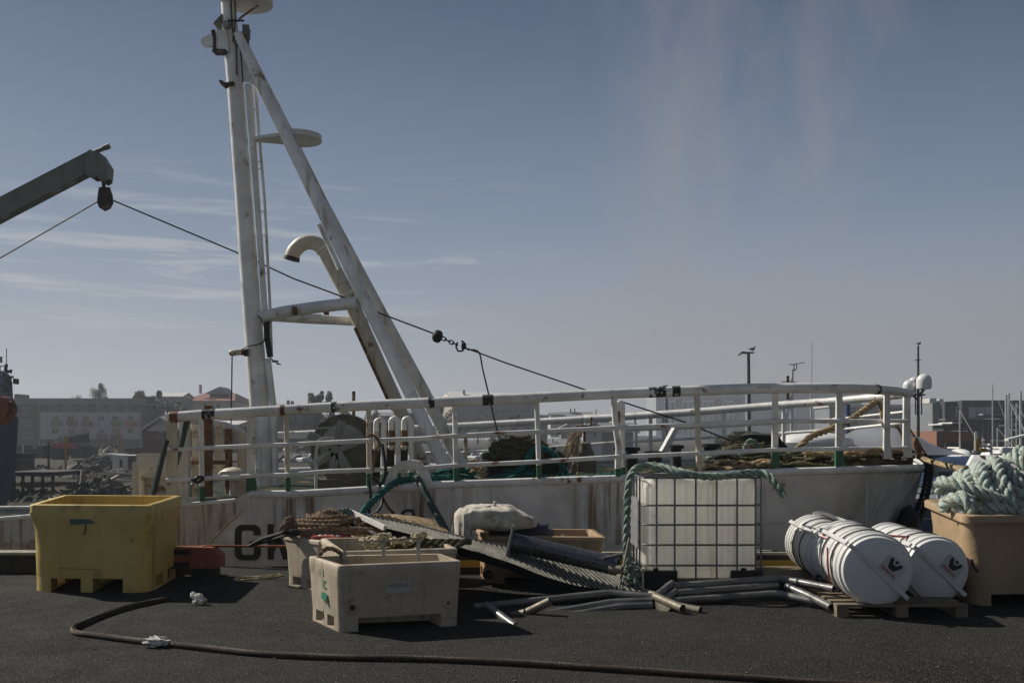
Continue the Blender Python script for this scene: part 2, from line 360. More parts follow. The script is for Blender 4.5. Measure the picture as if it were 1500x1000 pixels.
mk('quay_wall', B().box(-45, 45, QE - .4, QE + .02, -5, zg(QE) - .02), mat('quay_concrete', (.20, .19, .17), .85, dirt=((.05, .05, .04), .5, 2)), kind='structure')
wm_ = mat('harbour_water', (.012, .020, .024), .08, var=.2, vs=.05, bump=.35, bs=1.6)
w = B(); w.add([(-900, QE - .1, -3), (900, QE - .1, -3), (900, 1000, -3), (-900, 1000, -3)], [(0, 1, 2, 3)])
mk('water', w, wm_, kind='structure', smooth=False)
# far shore: yards and car parks that rise gently inland
lm = mat('far_yard_ground', (.060, .050, .036), .95, spec=.1, var=.5, vs=.12, dirt=((.010, .011, .009), .8, .12), bump=.3, bs=1)
l = B(); nx, ny = 80, 50
def zl(X, Y):
    s = max(0, min(1, (Y - (50 if X < -13 else 148)) / 6)); s = s * s * (3 - 2 * s)
    up = -1.9 + max(0, Y - 80) * .0052
    if X > 100: s = 0 if Y < 215 else s
    return -4 + (up + 4) * s + (.25 * mn.noise(Vector((X * .06, Y * .06, 0))) * s)
for j in range(ny + 1):
    Y = 40 + 930 * (j / ny) ** 1.9
    for i in range(nx + 1):
        X = -600 + 1200 * i / nx
        if abs(X) < 600 and True: X = 600 * math.copysign(abs((i / nx) * 2 - 1) ** 1.7, i / nx - .5)
        l.v.append(Vector((X, Y, zl(X, Y))))
l.f = [(j * (nx + 1) + i, j * (nx + 1) + i + 1, (j + 1) * (nx + 1) + i + 1, (j + 1) * (nx + 1) + i) for j in range(ny) for i in range(nx)]
mk('far_shore_ground', l, lm, kind='structure')
# sea-edge kerb beams on the quay
def Kz(py, Y): return CZ - (py - HZ) * Y / F
def kerb(px0, px1, label, yellow, x_far=None):
    Y = 10.5; X0 = (px0 - CX) * Y / F; X1 = (px1 - CX) * Y / F; g = zg(Y)
    t = thing('kerb_beam', label, 'kerb', ((X0 + X1) / 2, Y + .12, g), 'timber kerb beams along the quay edge')
    mk('timber', B().box(X0, X1, Y, Y + .24, g - .02, g + .185), M['kerb'], t)
    mk('sunlit_top', B().box(X0 - .01, X1 + .01, Y - .012, Y + .25, g + .187, g + .215), M['kerbt'], t)  # pale strip puts the sun on the kerb top into the colour
    if yellow: mk('painted_stripe', B().box(X0 + .02, X1 - .02, Y - .006, Y + .001, g + .06, g + .135), M['kerby'], t)
    b = B()
    for k in range(int((X1 - X0) / 1.1)):
        b.lathe([(.028, 0), (.028, .012), (.012, .014)], (X0 + .5 + k * 1.1, Y + .12, g + .215), n=8)
    mk('bolt', b, M['darkrust'], t)
kerb(-420, 276, 'dark timber kerb beam with top coloured pale as sunlit behind the yellow tub', False)
kerb(612, 1800, 'dark timber kerb beam with faded yellow stripe behind the white tank', True)
# ================================================================= FISHING VESSEL
YN = 11.6
def Yn(px):                                               # near side of the ship, curving in to its end
    if px <= 1235: return YN
    s = (px - 1235) / 120.0; return YN + 2.4 * s ** 2.2
def Yf(px):
    pts = [(-400, 18.9), (640, 18.6), (900, 17.6), (1130, 16.3), (1250, 15.3), (1300, 14.7), (1340, 14.15), (1356, 14.0)]
    if px <= pts[0][0]: return pts[0][1]
    for (a, b), (c, d) in zip(pts, pts[1:]):
        if px <= c: return b + (d - b) * (px - a) / (c - a)
    return pts[-1][1]
def interp(tab, x):
    if x <= tab[0][0]: return tab[0][1]
    for (a, b), (c, d) in zip(tab, tab[1:]):
        if x <= c: return b + (d - b) * (x - a) / (c - a)
    return tab[-1][1]
EDGE = [(-420, 782), (0, 757), (60, 752), (262, 737), (345, 730), (366, 720), (440, 719), (560, 712), (640, 706), (780, 701), (900, 697), (1040, 691), (1150, 687), (1250, 684), (1354, 681)]
FEDGE = [(-420, 748), (235, 742), (290, 692), (640, 682), (900, 674), (1130, 668), (1200, 666), (1300, 664), (1340, 672), (1354, 680)]
def hp(px): return P(px, interp(EDGE, px), Yn(px))
def hf(px): return P(px, interp(FEDGE, px), Yf(px))
ship = thing('fishing_vessel', 'long white rust streaked fishing vessel moored along the quay with GK lettering', 'fishing vessel', (-2, 14, -3))
xs_ = [-420, -300, -150, 0, 60, 160, 262, 345, 366, 440, 560, 640, 780, 900, 1040, 1150, 1235, 1255, 1275, 1295, 1312, 1328, 1342, 1354]
levels = [0, .12, .45, .9, 1.6, 2.6, 4.5]
h = B(); rows = []
def lower(top, d, s, near):                              # hull flare and rake
    tip = max(0, min(1, (s - 1100) / 254.))
    x = top.x - tip * (d * .34 + .04 * d * d); ins = tip * .22 * d + .02 * d
    return Vector((x, top.y + (ins if near else -ins), top.z - d))
for near in (True, False):
    seq = xs_ if near else xs_[::-1]
    for px in seq:
        top = hp(px) if near else hf(px)
        rows.append([lower(top, d, px, near) for d in levels])
n = len(levels)
for r_ in rows: h.v += r_
for k in range(len(rows)):
    k2 = (k + 1) % len(rows)
    for j in range(n - 1): h.f.append((k * n + j, k2 * n + j, k2 * n + j + 1, k * n + j + 1))
hull = mk('hull', h, M['hull'], ship, ang=50)
# rust streaked plate set proud of the hull at the left
pl = B()
def hullpt(px, dz, off): 
    t_ = hp(px); return Vector((t_.x, t_.y - off + .02 * dz, t_.z - dz))
top_ = [hullpt(p, .03, .012) for p in (0, 100, 200, 262, 300, 345)]; bot_ = [hullpt(p, d, .012) for p, d in ((0, 1.0), (100, 1.0), (200, .98), (262, .85), (300, .50), (345, .22))]
pl.v = top_ + bot_; pl.f = [(i, i + 1, i + 7, i + 6) for i in range(5)]
mk('streaked_plate', pl, M['rustystreak'], ship)
wl_ = B(); wl_.tube([hullpt(355, .16, .01), hullpt(340, .24, .01), hullpt(315, .42, .012), hullpt(290, .62, .014), hullpt(268, .80, .014), hullpt(255, 1.1, .014)], .014, 6)
wl_.tube([hullpt(265, .62, .012), hullpt(285, .60, .012), hullpt(300, .50, .012)], .01, 6)
mk('weld_seam', wl_, M['cream'], ship)
dk = B(); dn = [hp(p) - Vector((0, -.05, .10)) for p in xs_]; df = [hf(p) - Vector((0, .05, .10)) for p in xs_]
dk.v = dn + df; m_ = len(xs_); dk.f = [(i, i + 1, m_ + i + 1, m_ + i) for i in range(m_ - 1)]
deck = mk('deck', dk, M['deck'], ship)
def deckz(px, t=.0): return (hp(px).z - .10) * (1 - t) + (hf(px).z - .10) * t
def onship(X, Y):                                         # deck height at a world point
    px = CX + X * F / YN; 
    for _ in range(4): px = CX + X * F / Yn(px)
    a = hp(min(px, 1350)).z - .1; pf = CX + X * F / 17.5; b_ = hf(min(pf, 1350)).z - .1
    return a + (b_ - a) * max(0, min(1, (Y - YN) / 6.5))
g_ = B(); g_.tube([hp(p) + Vector((0, 0, -.03)) for p in [x for x in xs_ if x >= 366]], .045, 8)
g_.tube([hp(p) + Vector((0, 0, -.02)) for p in [x for x in xs_ if x <= 345]], .025, 8); 
g_.tube([hf(p) for p in xs_], .045, 8); mk('gunwale', g_, M['white'], ship)
st = B(); st.tube([hullpt(p, 1.62 - (757 - interp(EDGE, p)) * -.0 + 0, .05) for p in (-420, 0, 262, 640, 1040, 1200)], .06, 8); mk('rubbing_strake', st, M['white'], ship)
# -------- lettering on the hull
def letter_obj(txt, size, mtx, material, parent, name='lettering', ext=.003, sx=1.0, bold=0.0):
    cu = bpy.data.curves.new('t', 'FONT'); cu.body = txt; cu.size = size; cu.extrude = ext; cu.offset = bold; cu.align_x = 'CENTER'; cu.align_y = 'CENTER'
    ob = bpy.data.objects.new('t', cu); COL.objects.link(ob); bpy.context.view_layer.update()
    me = bpy.data.meshes.new_from_object(ob.evaluated_get(bpy.context.evaluated_depsgraph_get())); bpy.data.objects.remove(ob)
    off = LOC.get(parent.name, Vector((0, 0, 0)))
    for v in me.vertices:
        p = mtx @ Vector((v.co.x * sx, v.co.y, v.co.z)); v.co = p - off
    me.materials.clear(); me.materials.append(material); me.name = name
    o = link(bpy.data.objects.new(name, me)); o.parent = parent; LOC[o.name] = off; return o
def face_m(c, right=(1, 0, 0), up=(0, 0, 1)):
    r_, u_ = Vector(right).normalized(), Vector(up).normalized(); n_ = r_.cross(u_)
    return Matrix(((r_.x, u_.x, n_.x, c[0]), (r_.y, u_.y, n_.y, c[1]), (r_.z, u_.z, n_.z, c[2]), (0, 0, 0, 1)))
def glyph(poly_list, px0, py0, w_, h_, Y, parent, name):
    b = B()
    for pl_ in poly_list:
        b.prism([P(px0 + x * w_, py0 + y * h_, Y) for x, y in pl_], (0, -.004, 0))
    return mk(name, b, M['ink'], parent, smooth=False)
# G 343..382 x 768..820 ; K 392..  (squared block letters)
def arcp(cx, cy, rx, ry, a0, a1, n): return [(cx + rx * math.cos(math.radians(a0 + (a1 - a0) * i / n)), cy + ry * math.sin(math.radians(a0 + (a1 - a0) * i / n))) for i in range(n + 1)]
o_ = [(1.0, .30), (1.0, .22)] + arcp(.72, .20, .28, .20, 0, -90, 6) + arcp(.28, .20, .28, .20, -90, -180, 6) + arcp(.28, .80, .28, .20, 180, 90, 6) + arcp(.72, .80, .28, .20, 90, 0, 6) + [(1.0, .46), (.56, .46), (.56, .60), (.74, .60), (.74, .74)]
i_ = arcp(.66, .76, .08, .09, 0, 90, 4) + arcp(.34, .76, .08, .09, 90, 180, 4) + arcp(.34, .26, .08, .09, 180, 270, 4) + arcp(.66, .26, .08, .09, 270, 360, 4) + [(.74, .30)]
YL = YN - .012 + .03
glyph([o_ + i_], 344, 768, 38, 52, YN + .005, ship, 'lettering')
glyph([[(0, 0), (.30, 0), (.30, 1), (0, 1)], [(.30, .48), (.74, 0), (1.08, 0), (.30, .80)], [(.44, .44), (.62, .30), (1.1, 1), (.76, 1)]], 392, 767, 30, 52, YN + .005, ship, 'lettering')
# -------- rails
R1 = [(248, 611), (292, 607.5), (365, 603.5), (415, 600.5), (480, 596.5), (560, 592.5), (640, 589), (785, 582), (900, 576.5), (1000, 572.5), (1100, 569), (1180, 568), (1240, 568.5), (1280, 570), (1310, 572.5), (1332, 576)]
rail = B(); rail.tube([P(x, y, Yn(x)) for x, y in R1], .060, 12)
rail.tube([P(248, 611, YN), P(272, 613, YN + .5), P(300, 617, YN + 1.0), P(330, 623, YN + 1.3), P(352, 631, YN + 1.35), P(361, 645, YN + 1.35)], .05, 10)
mk('top_rail', rail, M['white'], ship)
R2 = [(405, 637), (640, 625.5), (740, 620), (898, 611.5), (1020, 603), (1132, 594), (1234, 586.5), (1292, 581), (1315, 578), (1332, 576)]
mk('top_rail', B().tube([P(x, y, Yf(x)) for x, y in R2], .062, 12), M['white'], ship)
mr_ = B()
mr_.tube([P(x, y, Yn(x) - .03) for x, y in [(243, 659.5), (300, 656), (365, 653), (420, 651), (480, 648), (540, 645), (620, 642), (666, 638), (740, 634), (788, 632), (900, 626), (1020, 621.6), (1132, 616.6), (1236, 616.5), (1328, 616.6)]], .026, 8)
mr_.tube([P(x, y, Yn(x) - .03) for x, y in [(243, 703.5), (365, 697), (420, 695), (480, 690), (540, 688), (620, 685), (666, 681.5), (788, 676), (900, 669), (1020, 664), (1132, 658.6), (1236, 657), (1328, 656)]], .026, 8)
mk('middle_rail', mr_, M['white'], ship)
fr_ = B()
fr_.tube([P(x, y, Yf(x)) for x, y in [(640, 665), (740, 658), (826, 653), (900, 648), (1046, 640), (1132, 635), (1240, 628), (1325, 619)]], .024, 8)
fr_.tube([P(x, y, Yf(x)) for x, y in [(640, 642), (740, 638), (900, 631), (1046, 625), (1132, 620), (1240, 612), (1325, 603)]], .02, 8)
mk('middle_rail', fr_, M['white'], ship)
def post(px, kind_='thin', top=None, depth=0, px2=None, base=None, m='white', grn=True):
    Y = Yn(px) + depth; yt = top or interp(R1, px); yb = base or interp(EDGE, px) - 1
    a, b_ = P(px2 or px, yb, Y), P(px, yt, Y)
    o = B()
    if kind_ == 'thin': o.tube([a, b_], .030, 8)
    else:
        w_ = wpx(kind_, Y); pr = [(a.x - w_ / 2, Y - .02, a.z), (a.x + w_ / 2 + w_ * .35, Y + .06, a.z), (a.x + w_ / 2, Y + .04, a.z + .22), (b_.x + w_ / 2, Y + .04, b_.z - .05), (b_.x - w_ / 2 + .01, Y - .02, b_.z)]
        o.prism(pr, (0, .05, 0))
    p_ = mk('stanchion', o, M[m], ship, ang=30)
    if grn:
        if kind_ == 'thin': s_ = B().tube([a + Vector((0, 0, -.01)), a.lerp(b_, .16)], .033, 8)
        else:
            w_ = wpx(kind_, Y); s_ = B().prism([(a.x - w_ / 2 - .004, Y - .024, a.z - .01), (a.x + w_ / 2 + w_ * .36, Y + .056, a.z - .01), (a.x + w_ / 2 + .006, Y + .036, a.z + .2), (a.x - w_ / 2 - .002, Y - .024, a.z + .2)], (0, .058, 0))
        mk('painted_foot', s_, M['green'], p_, ang=30)
post(250, 13, m='cream', base=737, grn=False); post(294.5, 'thin', px2=296, base=732); post(366, 9); post(419, 'thin', px2=422, m='cream'); post(540, 'thin', px2=541, m='cream')
post(666, 'thin', px2=668); post(786, 'thin', px2=790)
for k_ in (1,):
    a_ = [P(899, 577, YN), P(900, 600, YN), P(902, 628, YN), P(906, 655, YN), P(905, 680, YN), P(905, 697, YN)]
    s_ = mk('stanchion', B().tube(a_, .036, 8), M['white'], ship); mk('painted_foot', B().tube([P(905, 686, YN), P(905, 698, YN)], .04, 8), M['green'], s_)
mk('stanchion', B().tube([P(1019, 574, YN), P(1021, 585, YN), P(1022, 620, YN), P(1024, 690, YN)], .034, 8), M['cream'], ship)
post(1136, 11); post(1230, 12); post(1300, 12, top=571, base=672, m='white', grn=False); post(1329, 13, top=575, base=670, grn=False)
for px, b_ in ((682, 682), (745, 680), (833, 677), (953, 672), (972, 671), (1060, 669), (1148, 668), (1235, 666)):
    mk('stanchion', B().tube([P(px, interp(R2, px), Yf(px)), P(px, b_, Yf(px))], .034, 8), M['cream'] if px == 682 else M['white'], ship)
# -------- stern/side gate cluster at left
for px, w_, y0, y1, Y_, mm in ((271, 13, 617, 727, 12.3, 'cream'), (287, 8, 620, 727, 12.6, 'cream'), (321, 9, 620, 700, 12.8, 'cream'), (355, 12, 634, 724, 12.95, 'cream')):
    a, b_ = P(px, y1, Y_), P(px, y0, Y_); 
    s_ = mk('stanchion', B().box(a.x - wpx(w_, Y_) / 2, a.x + wpx(w_, Y_) / 2, Y_ - .05, Y_ + .05, a.z, b_.z), M[mm], ship)
a, b_ = P(304.5, 727, 12.5), P(304.5, 594, 12.5)
mk('rusty_post', B().tube([a, b_], .062, 14), M['rust'], ship)
mk('rusty_post', B().tube([P(335, 722, 12.75), P(335, 628, 12.75)], .048, 12), M['rust'], ship)
mk('cross_bar', B().box(P(256, 0, 12.4).x, P(330, 0, 12.4).x, 12.42, 12.5, P(0, 680, 12.4).z, P(0, 674, 12.4).z), M['rust'], ship)
c = P(342, 702, 12.6)
mk('mushroom_vent', B().lathe([(.05, -.2), (.05, 0), (.20, 0), (.205, .03), (.17, .10), (.10, .145), (.0, .16)], c, n=22), M['cream'], ship, label='rust edged mushroom vent')
# pale bulkhead plates at the left
for px0, px1, y0, y1, Y_ in ((193, 200, 677, 736, 12.4), (200, 262, 664, 737, 12.6)):
    mk('bulkhead_plate', B().box(P(px0, 0, Y_).x, P(px1, 0, Y_).x, Y_, Y_ + .07, P(0, y1, Y_).z, P(0, y0, Y_).z), M['cream'], ship)
fb = B(); Y_ = 12.55
fb.box(P(208, 0, Y_).x, P(262, 0, Y_).x, Y_ - .04, Y_ + .045, P(0, 699, Y_).z, P(0, 695, Y_).z); fb.box(P(208, 0, Y_).x, P(213, 0, Y_).x, Y_ - .035, Y_ + .045, P(0, 737, Y_).z, P(0, 699, Y_).z)
mk('bulkhead_frame', fb, M['cream'], ship)
fb = B(); fb.prism([P(318, 727, 12.9), P(300, 727, 12.9), P(276, 707, 12.9), P(276, 727, 12.9)][::-1], (0, .03, 0)); mk('bracket', fb, M['green'], ship)
# -------- mast
mst = B(); ax = [(334, -30), (336, 30), (345, 130), (358, 300), (368, 440), (379, 580), (388, 714)]
mst.tube([P(x, y, 15.0) for x, y in ax], [.112, .115, .122, .13, .138, .146, .155], 24); mast = mk('mast', mst, M['mast'], ship)
lg = B(); lg.tube([P(348, 50, 14.9), P(372, 100, 14.85), P(420, 200, 14.6), P(468, 300, 14.4), P(535, 440, 14.15), P(603, 580, 13.9), P(655, 690, 13.7)], [.07, .085, .088, .088, .088, .09, .092], 20)
strut = mk('mast_strut', lg, M['mast'], ship)
lg = B(); lg.tube([P(348, 55, 15.2), P(420, 195, 15.6), P(470, 295, 16.0), P(545, 435, 16.4), P(620, 572, 16.8), P(680, 690, 17.1)], .105, 20); mk('mast_strut', lg, M['mast'], ship)
gs = B(); gs.prism([P(343, 58, 14.94), P(360, 66, 14.94), P(376, 95, 14.94), P(392, 132, 14.94), P(382, 140, 14.94), P(378, 128, 14.94), P(364, 120, 14.94), P(350, 118, 14.94)], (0, .03, 0)); mk('gusset_plate', gs, M['mast'], ship)
cb = B(); cb.tube([P(382, 464, 14.95), P(420, 456, 14.8), P(470, 449, 14.5), P(526, 443, 14.2)], .088, 16); mk('cross_tube', cb, M['white'], ship)
cb = B(); cb.tube([P(392, 463, 15.1), P(450, 467, 15.8), P(537, 471, 16.3)], .075, 14); cb.box(P(430, 0, 15.6).x, P(470, 0, 15.6).x, 15.6, 15.7, P(0, 466, 15.6).z, P(0, 460, 15.6).z); mk('cross_tube', cb, M['mast'], ship)
for x_ in (430, 477): mk('clamp', B().box(P(x_ - 3, 0, 14.5).x, P(x_ + 3, 0, 14.5).x, 14.5, 14.62, P(0, 460, 14.5).z, P(0, 449 if x_ == 430 else 447, 14.5).z), M['rust'], ship)
# conduit and ladder on the mast
cd = B(); cd.tube([P(363, 124, 14.95), P(377, 300, 14.95), P(388, 455, 14.95)], .045, 10); cd.tube([P(392, 525, 14.95), P(401, 600, 14.95), P(404, 714, 14.95)], .05, 10); mk('cable_conduit', cd, M['mast'], ship)
ld = B(); Lr = [(369, 125), (380, 300), (390, 455), (393, 470)]; Rr = [(374, 125), (388, 300), (396, 455), (398, 520)]
ld.tube([P(x, y, 15.05) for x, y in Lr], .017, 6); ld.tube([P(x, y, 15.05) for x, y in Rr], .022, 6)
for y in (160, 237, 247, 310, 345, 400, 448): ld.tube([P(interp([(b, a) for a, b in Lr], y), y, 15.05), P(interp([(b, a) for a, b in Rr], y), y, 15.05)], .010, 6)
mk('ladder', ld, M['mast'], ship)
# radar platforms
def platform(cx, cy, rpx, Y, neck, lab):
    c = P(cx, cy, Y); r_ = wpx(rpx, Y); b = B(); n = 28
    ring = [Vector((c.x + r_ * math.cos(2 * PI * i / n), c.y + r_ * math.sin(2 * PI * i / n), c.z)) for i in range(n)]
    b.lathe([(r_, -.035), (r_, .045), (r_ - .012, .045), (r_ - .012, -.02)], c, n=36); b.lathe([(r_ - .004, -.03), (r_ - .004, -.02)], c, n=36)
    pn = P(neck[0], neck[1], Y)
    b.prism([pn + Vector((0, -.03, -.0)), Vector((c.x + .0, c.y - r_ * .97, c.z - .02)), Vector((c.x, c.y + r_ * .97, c.z - .02)), pn + Vector((0, .06, 0))], (0, 0, .045))
    return mk('radar_platform', b, M['white'], ship, label=lab)
platform(438, 203, 33, 15.0, (366, 206), 'lower round platform on the mast')
platform(362, 2, 37, 15.0, (350, 2), 'upper round platform at the mast head')
mk('platform_brace', B().tube([P(350, 28, 14.9), P(378, 8, 14.9)], .016, 8), M['rust'], ship)
# mast-head fittings
hd = B(); hd.prism([P(317, 44, 14.85), P(332, 43, 14.85), P(336, 76, 14.85), P(326, 73, 14.85), P(317, 70, 14.85)], (0, .12, 0)); mk('bracket', hd, M['mast'], ship)
hd = B(); hd.tube([P(312, 45, 14.9), P(316, 60, 14.9), P(314, 77, 14.9)], .035, 8); hd.box(P(312, 0, 14.8).x, P(330, 0, 14.8).x, 14.8, 14.95, P(0, 76, 14.8).z, P(0, 72, 14.8).z); mk('hinge_block', hd, M['darkrust'], ship)
hd = B(); hd.prism([P(311, 48, 14.88)] + [P(300 + 6 * math.cos(a), 61 + 7 * math.sin(a), 14.88) for a in (-2.2, -2.8, 3.14, 2.6, 2.0, 1.5)] + [P(312, 68, 14.88)], (0, .05, 0)); mk('shackle_plate', hd, M['mast'], ship)
hd = B(); hd.prism([P(325, 20, 14.9), P(312, 34, 14.9), P(323, 34, 14.9), P(327, 26, 14.9)], (0, .25, 0)); mk('lamp_hood', hd, M['winch'], ship)
mk('mast_lamp', B().lathe([(.05, 0), (.06, .03), (.06, .10), (.03, .12)], P(330, 35, 14.8), (0, 1, 0), 14), M['winchlight'], ship)
hd = B(); hd.box(P(356, 0, 14.95).x, P(363, 0, 14.95).x, 14.9, 15.1, P(0, 55, 15).z, P(0, 40, 15).z); hd.box(P(359, 0, 14.95).x, P(364, 0, 14.95).x, 14.95, 15.0, P(0, 66, 15).z, P(0, 38, 15).z); mk('junction_box', hd, M['winch'], ship)
hd = B(); hd.box(P(332, 0, 14.8).x, P(356, 0, 14.8).x, 14.84, 14.88, P(0, 29, 14.8).z, P(0, 27, 14.8).z); hd.tube([P(344, -5, 14.86), P(345, 30, 14.86), P(341, 60, 14.86), P(352, 70, 14.85), P(356, 120, 14.85)], .012, 6); hd.tube([P(338, -5, 14.87), P(340, 40, 14.86), P(346, 66, 14.86), P(347, 110, 14.85)], .012, 6); mk('cable_run', hd, M['darkrust'], ship)
hd = B(); hd.prism([P(320, 117, 14.8), P(326, 118, 14.8), P(330, 121, 14.8), P(342, 119, 14.8), P(342, 123, 14.8), P(334, 124, 14.8), P(330, 128, 14.8), P(326, 126, 14.8), P(322, 122, 14.8)], (0, .08, 0)); mk('cleat', hd, M['darkrust'], ship)
sp_ = B(); sp_.lathe([(.035, -.08), (.045, -.05), (.05, .06), (.035, .10), (.01, .11)], P(346, 516, 14.8), (-1, 0, -.1), 12); floodl = mk('flood_lamp', sp_, M['cream'], ship)
mk('lamp_bracket', B().lathe([(.045, 0), (.045, .05), (.06, .05), (.06, .10)], P(353, 516, 14.85), (1, 0, 0), 10), M['darkrust'], floodl)
mk('hanging_cable', B().tube([P(340, 521, 14.8), P(339.5, 560, 14.8), P(338, 640, 14.8), P(337, 700, 14.8)], .010, 6), M['thinwire'], ship)
mk('cable', B().tube(catmull([P(352, 513, 14.8), P(362, 507, 14.75), P(375, 505, 14.75), P(386, 500, 14.85), P(388, 485, 14.8), P(384, 470, 14.8), P(378, 462, 14.8)], 5), .010, 6), M['thinwire'], ship)
mk('cable_bundle', B().tube(catmull([P(391, 470, 14.95), P(391, 490, 14.9), P(393, 505, 14.92), P(396, 523, 14.95)], 5), .045, 8), M['black'], ship)
# gooseneck exhaust vent
gn = B(); gp = catmull([P(427, 381, 15.9), P(431, 368, 15.9), P(443, 357, 15.9), P(458, 355, 15.9), P(474, 365, 15.9), P(486, 388, 15.9), P(505, 424, 15.9), P(530, 478, 15.9), P(560, 545, 15.9), P(590, 612, 15.9), P(622, 690, 15.9)], 6)
nn = len(gp); gn.pipe(gp, .118, .012, 20); goose = mk('gooseneck_vent', gn, M['cream'], ship)
ga, gb = gp[0], gp[1]; mk('vent_mouth', B().lathe([(.127, 0), (.127, .05)], ga, (gb - ga), 20), M['black'], goose)
gfl = B()
for k in (.40, .62):
    i = int(nn * k); gfl.lathe([(.132, -.012), (.132, .012)], gp[i], gp[i + 1] - gp[i], 20)
mk('vent_flange', gfl, M['mast'], goose)
mk('stay_tube', B().tube([P(467, 329, 15.2), P(471, 336, 15.2), P(498, 395, 15.0)], .04, 10), M['mast'], ship)
mk('edge_strip', B().beam(P(520, 480, 15.7), P(575, 600, 15.7), .02, .05), M['rust'], goose)
# winch drum
c = P(503, 655, 14.2); wr = wpx(49, 14.2)
wd = B(); wd.lathe([(wr - .03, 0), (wr, .02), (wr, .30), (wr - .03, .32)], c, (0, 1, 0), 40); drum = mk('winch_drum', wd, M['winchd'], ship)
wd = B(); wd.lathe([(wr * .68, -.01), (wr * .70, .0), (wr * .66, .01)], c, (0, 1, 0), 36); wd.lathe([(.07, -.62), (.10, -.60), (.10, 0)], c, (0, 1, 0), 16); mk('drum_face', wd, M['winchlight'], drum)
wd = B()
for a_, L_ in ((78, .40), (152, .42), (215, .42), (262, .34), (300, .40), (20, .30)):
    a_ = math.radians(a_); d = Vector((math.cos(a_), 0, math.sin(a_))); u_ = Vector((0, 1, 0)); o_ = c + Vector((0, -.60, -.02))
    wd.beam(o_ + d * .05, o_ + d * L_, .11, .05, (0, 1, 0)); wd.beam(o_ + d * .08 - u_ * .03, o_ + d * L_ - u_ * .03, .03, .04, (0, 1, 0))
mk('brake_wheel', wd, M['winchlight'], drum)
hd = B(); hd.tube([P(463, 627, 13.9), P(485, 626, 13.9), P(508, 638, 13.9)], .014, 6); hd.tube([P(480, 648, 13.85), P(500, 637, 13.85)], .02, 6); mk('brake_lever', hd, M['winchlight'], ship)
wd = B(); wd.prism([P(478, 716, 13.9), P(479, 660, 13.9), P(490, 652, 13.9), P(535, 650, 13.9), P(540, 660, 13.9), P(540, 716, 13.9)], (0, .5, 0)); wd.box(P(465, 0, 13.8).x, P(550, 0, 13.8).x, 13.8, 14.6, P(0, 718, 13.8).z, P(0, 702, 13.8).z); mk('winch_housing', wd, M['winch'], ship)
wd = B(); wd.lathe([(wr * .9, 0), (wr * .9, .04)], c + Vector((.45, .5, -.05)), (0, 1, 0), 36); mk('drum_flange', wd, M['darkrust'], ship)
mk('chimney_pipe', B().tube([P(518, 660, 15), P(518, 573, 15)], .026, 10), M['rust'], ship)
lf = B(); lf.tube(catmull([P(463, 716, 13.3), P(463, 665, 13.3), P(470, 652, 13.3), P(500, 645, 13.3)], 5), .022, 8); lf.tube(catmull([P(464, 700, 13.4), P(465, 650, 13.4), P(474, 642, 13.4), P(490, 641, 13.4)], 5), .018, 8); mk('hand_rail', lf, M['white'], ship)
mk('beam', B().box(P(405, 0, 16.5).x, P(466, 0, 16.5).x, 16.5, 16.7, P(0, 642, 16.5).z, P(0, 634, 16.5).z), M['white'], ship)
# inverted-U vent pipes inside the rail
def uvent(xl, xr, yt, yl, yb, Y, rp, lab):
    r_ = wpx(rp, Y); xc = (xl + xr) / 2; rad = (xr - xl) / 2
    pts = [P(xr, yb, Y), P(xr, yt + rad + 6, Y)] + [P(xc + rad * math.cos(a), yt + rad + 2 - (rad) * math.sin(a), Y) for a in [PI * i / 8 for i in range(9)]] + [P(xl, yt + rad + 8, Y + .0), P(xl, yl, Y)]
    v = mk('vent_pipe', B().tube(pts, r_, 14), M['white'], ship, label=lab)
    mk('vent_end', B().tube([P(xl, yl - (yl - yt) * .55, Y), P(xl, yl, Y)], r_ * 1.06, 14), M['rust'] if xl != 551 else M['cream'], v)
    mk('vent_float', B().ball(P(xl, yl + 1, Y), r_ * 1.15), M['cream'], v)
    mk('painted_foot', B().tube([P(xr, yb, Y), P(xr, yb - 14, Y)], r_ * 1.08, 14), M['green'], v)
uvent(551, 562, 613, 655, 708, 12.3, 4.4, 'left vent pipe of the three beside the winch'); uvent(573, 582.5, 611, 653, 706, 12.35, 4.4, 'middle vent pipe of the three beside the winch'); uvent(592, 602, 611, 653, 705, 12.4, 4.4, 'right vent pipe of the three beside the winch')
uvent(905, 911, 588, 620, 698, 12.0, 4.6, 'single vent pipe beside the bent stanchion')
# fairlead arch on the edge
fa = B(); ctr = [(561, 716), (566, 700), (573, 684), (585, 676), (600, 673), (614, 675), (624, 685), (630, 700), (634, 714)]
pin = [(580, 716), (578, 706), (582, 692), (590, 684), (600, 682), (608, 684), (614, 690), (618, 702), (620, 714)]
for k in range(8):
    fa.prism([P(*ctr[k], YN - .06), P(*ctr[k + 1], YN - .06), P(*pin[k + 1], YN - .06), P(*pin[k], YN - .06)][::-1], (0, .14, 0))
mk('fairlead', fa, M['white'], ship)
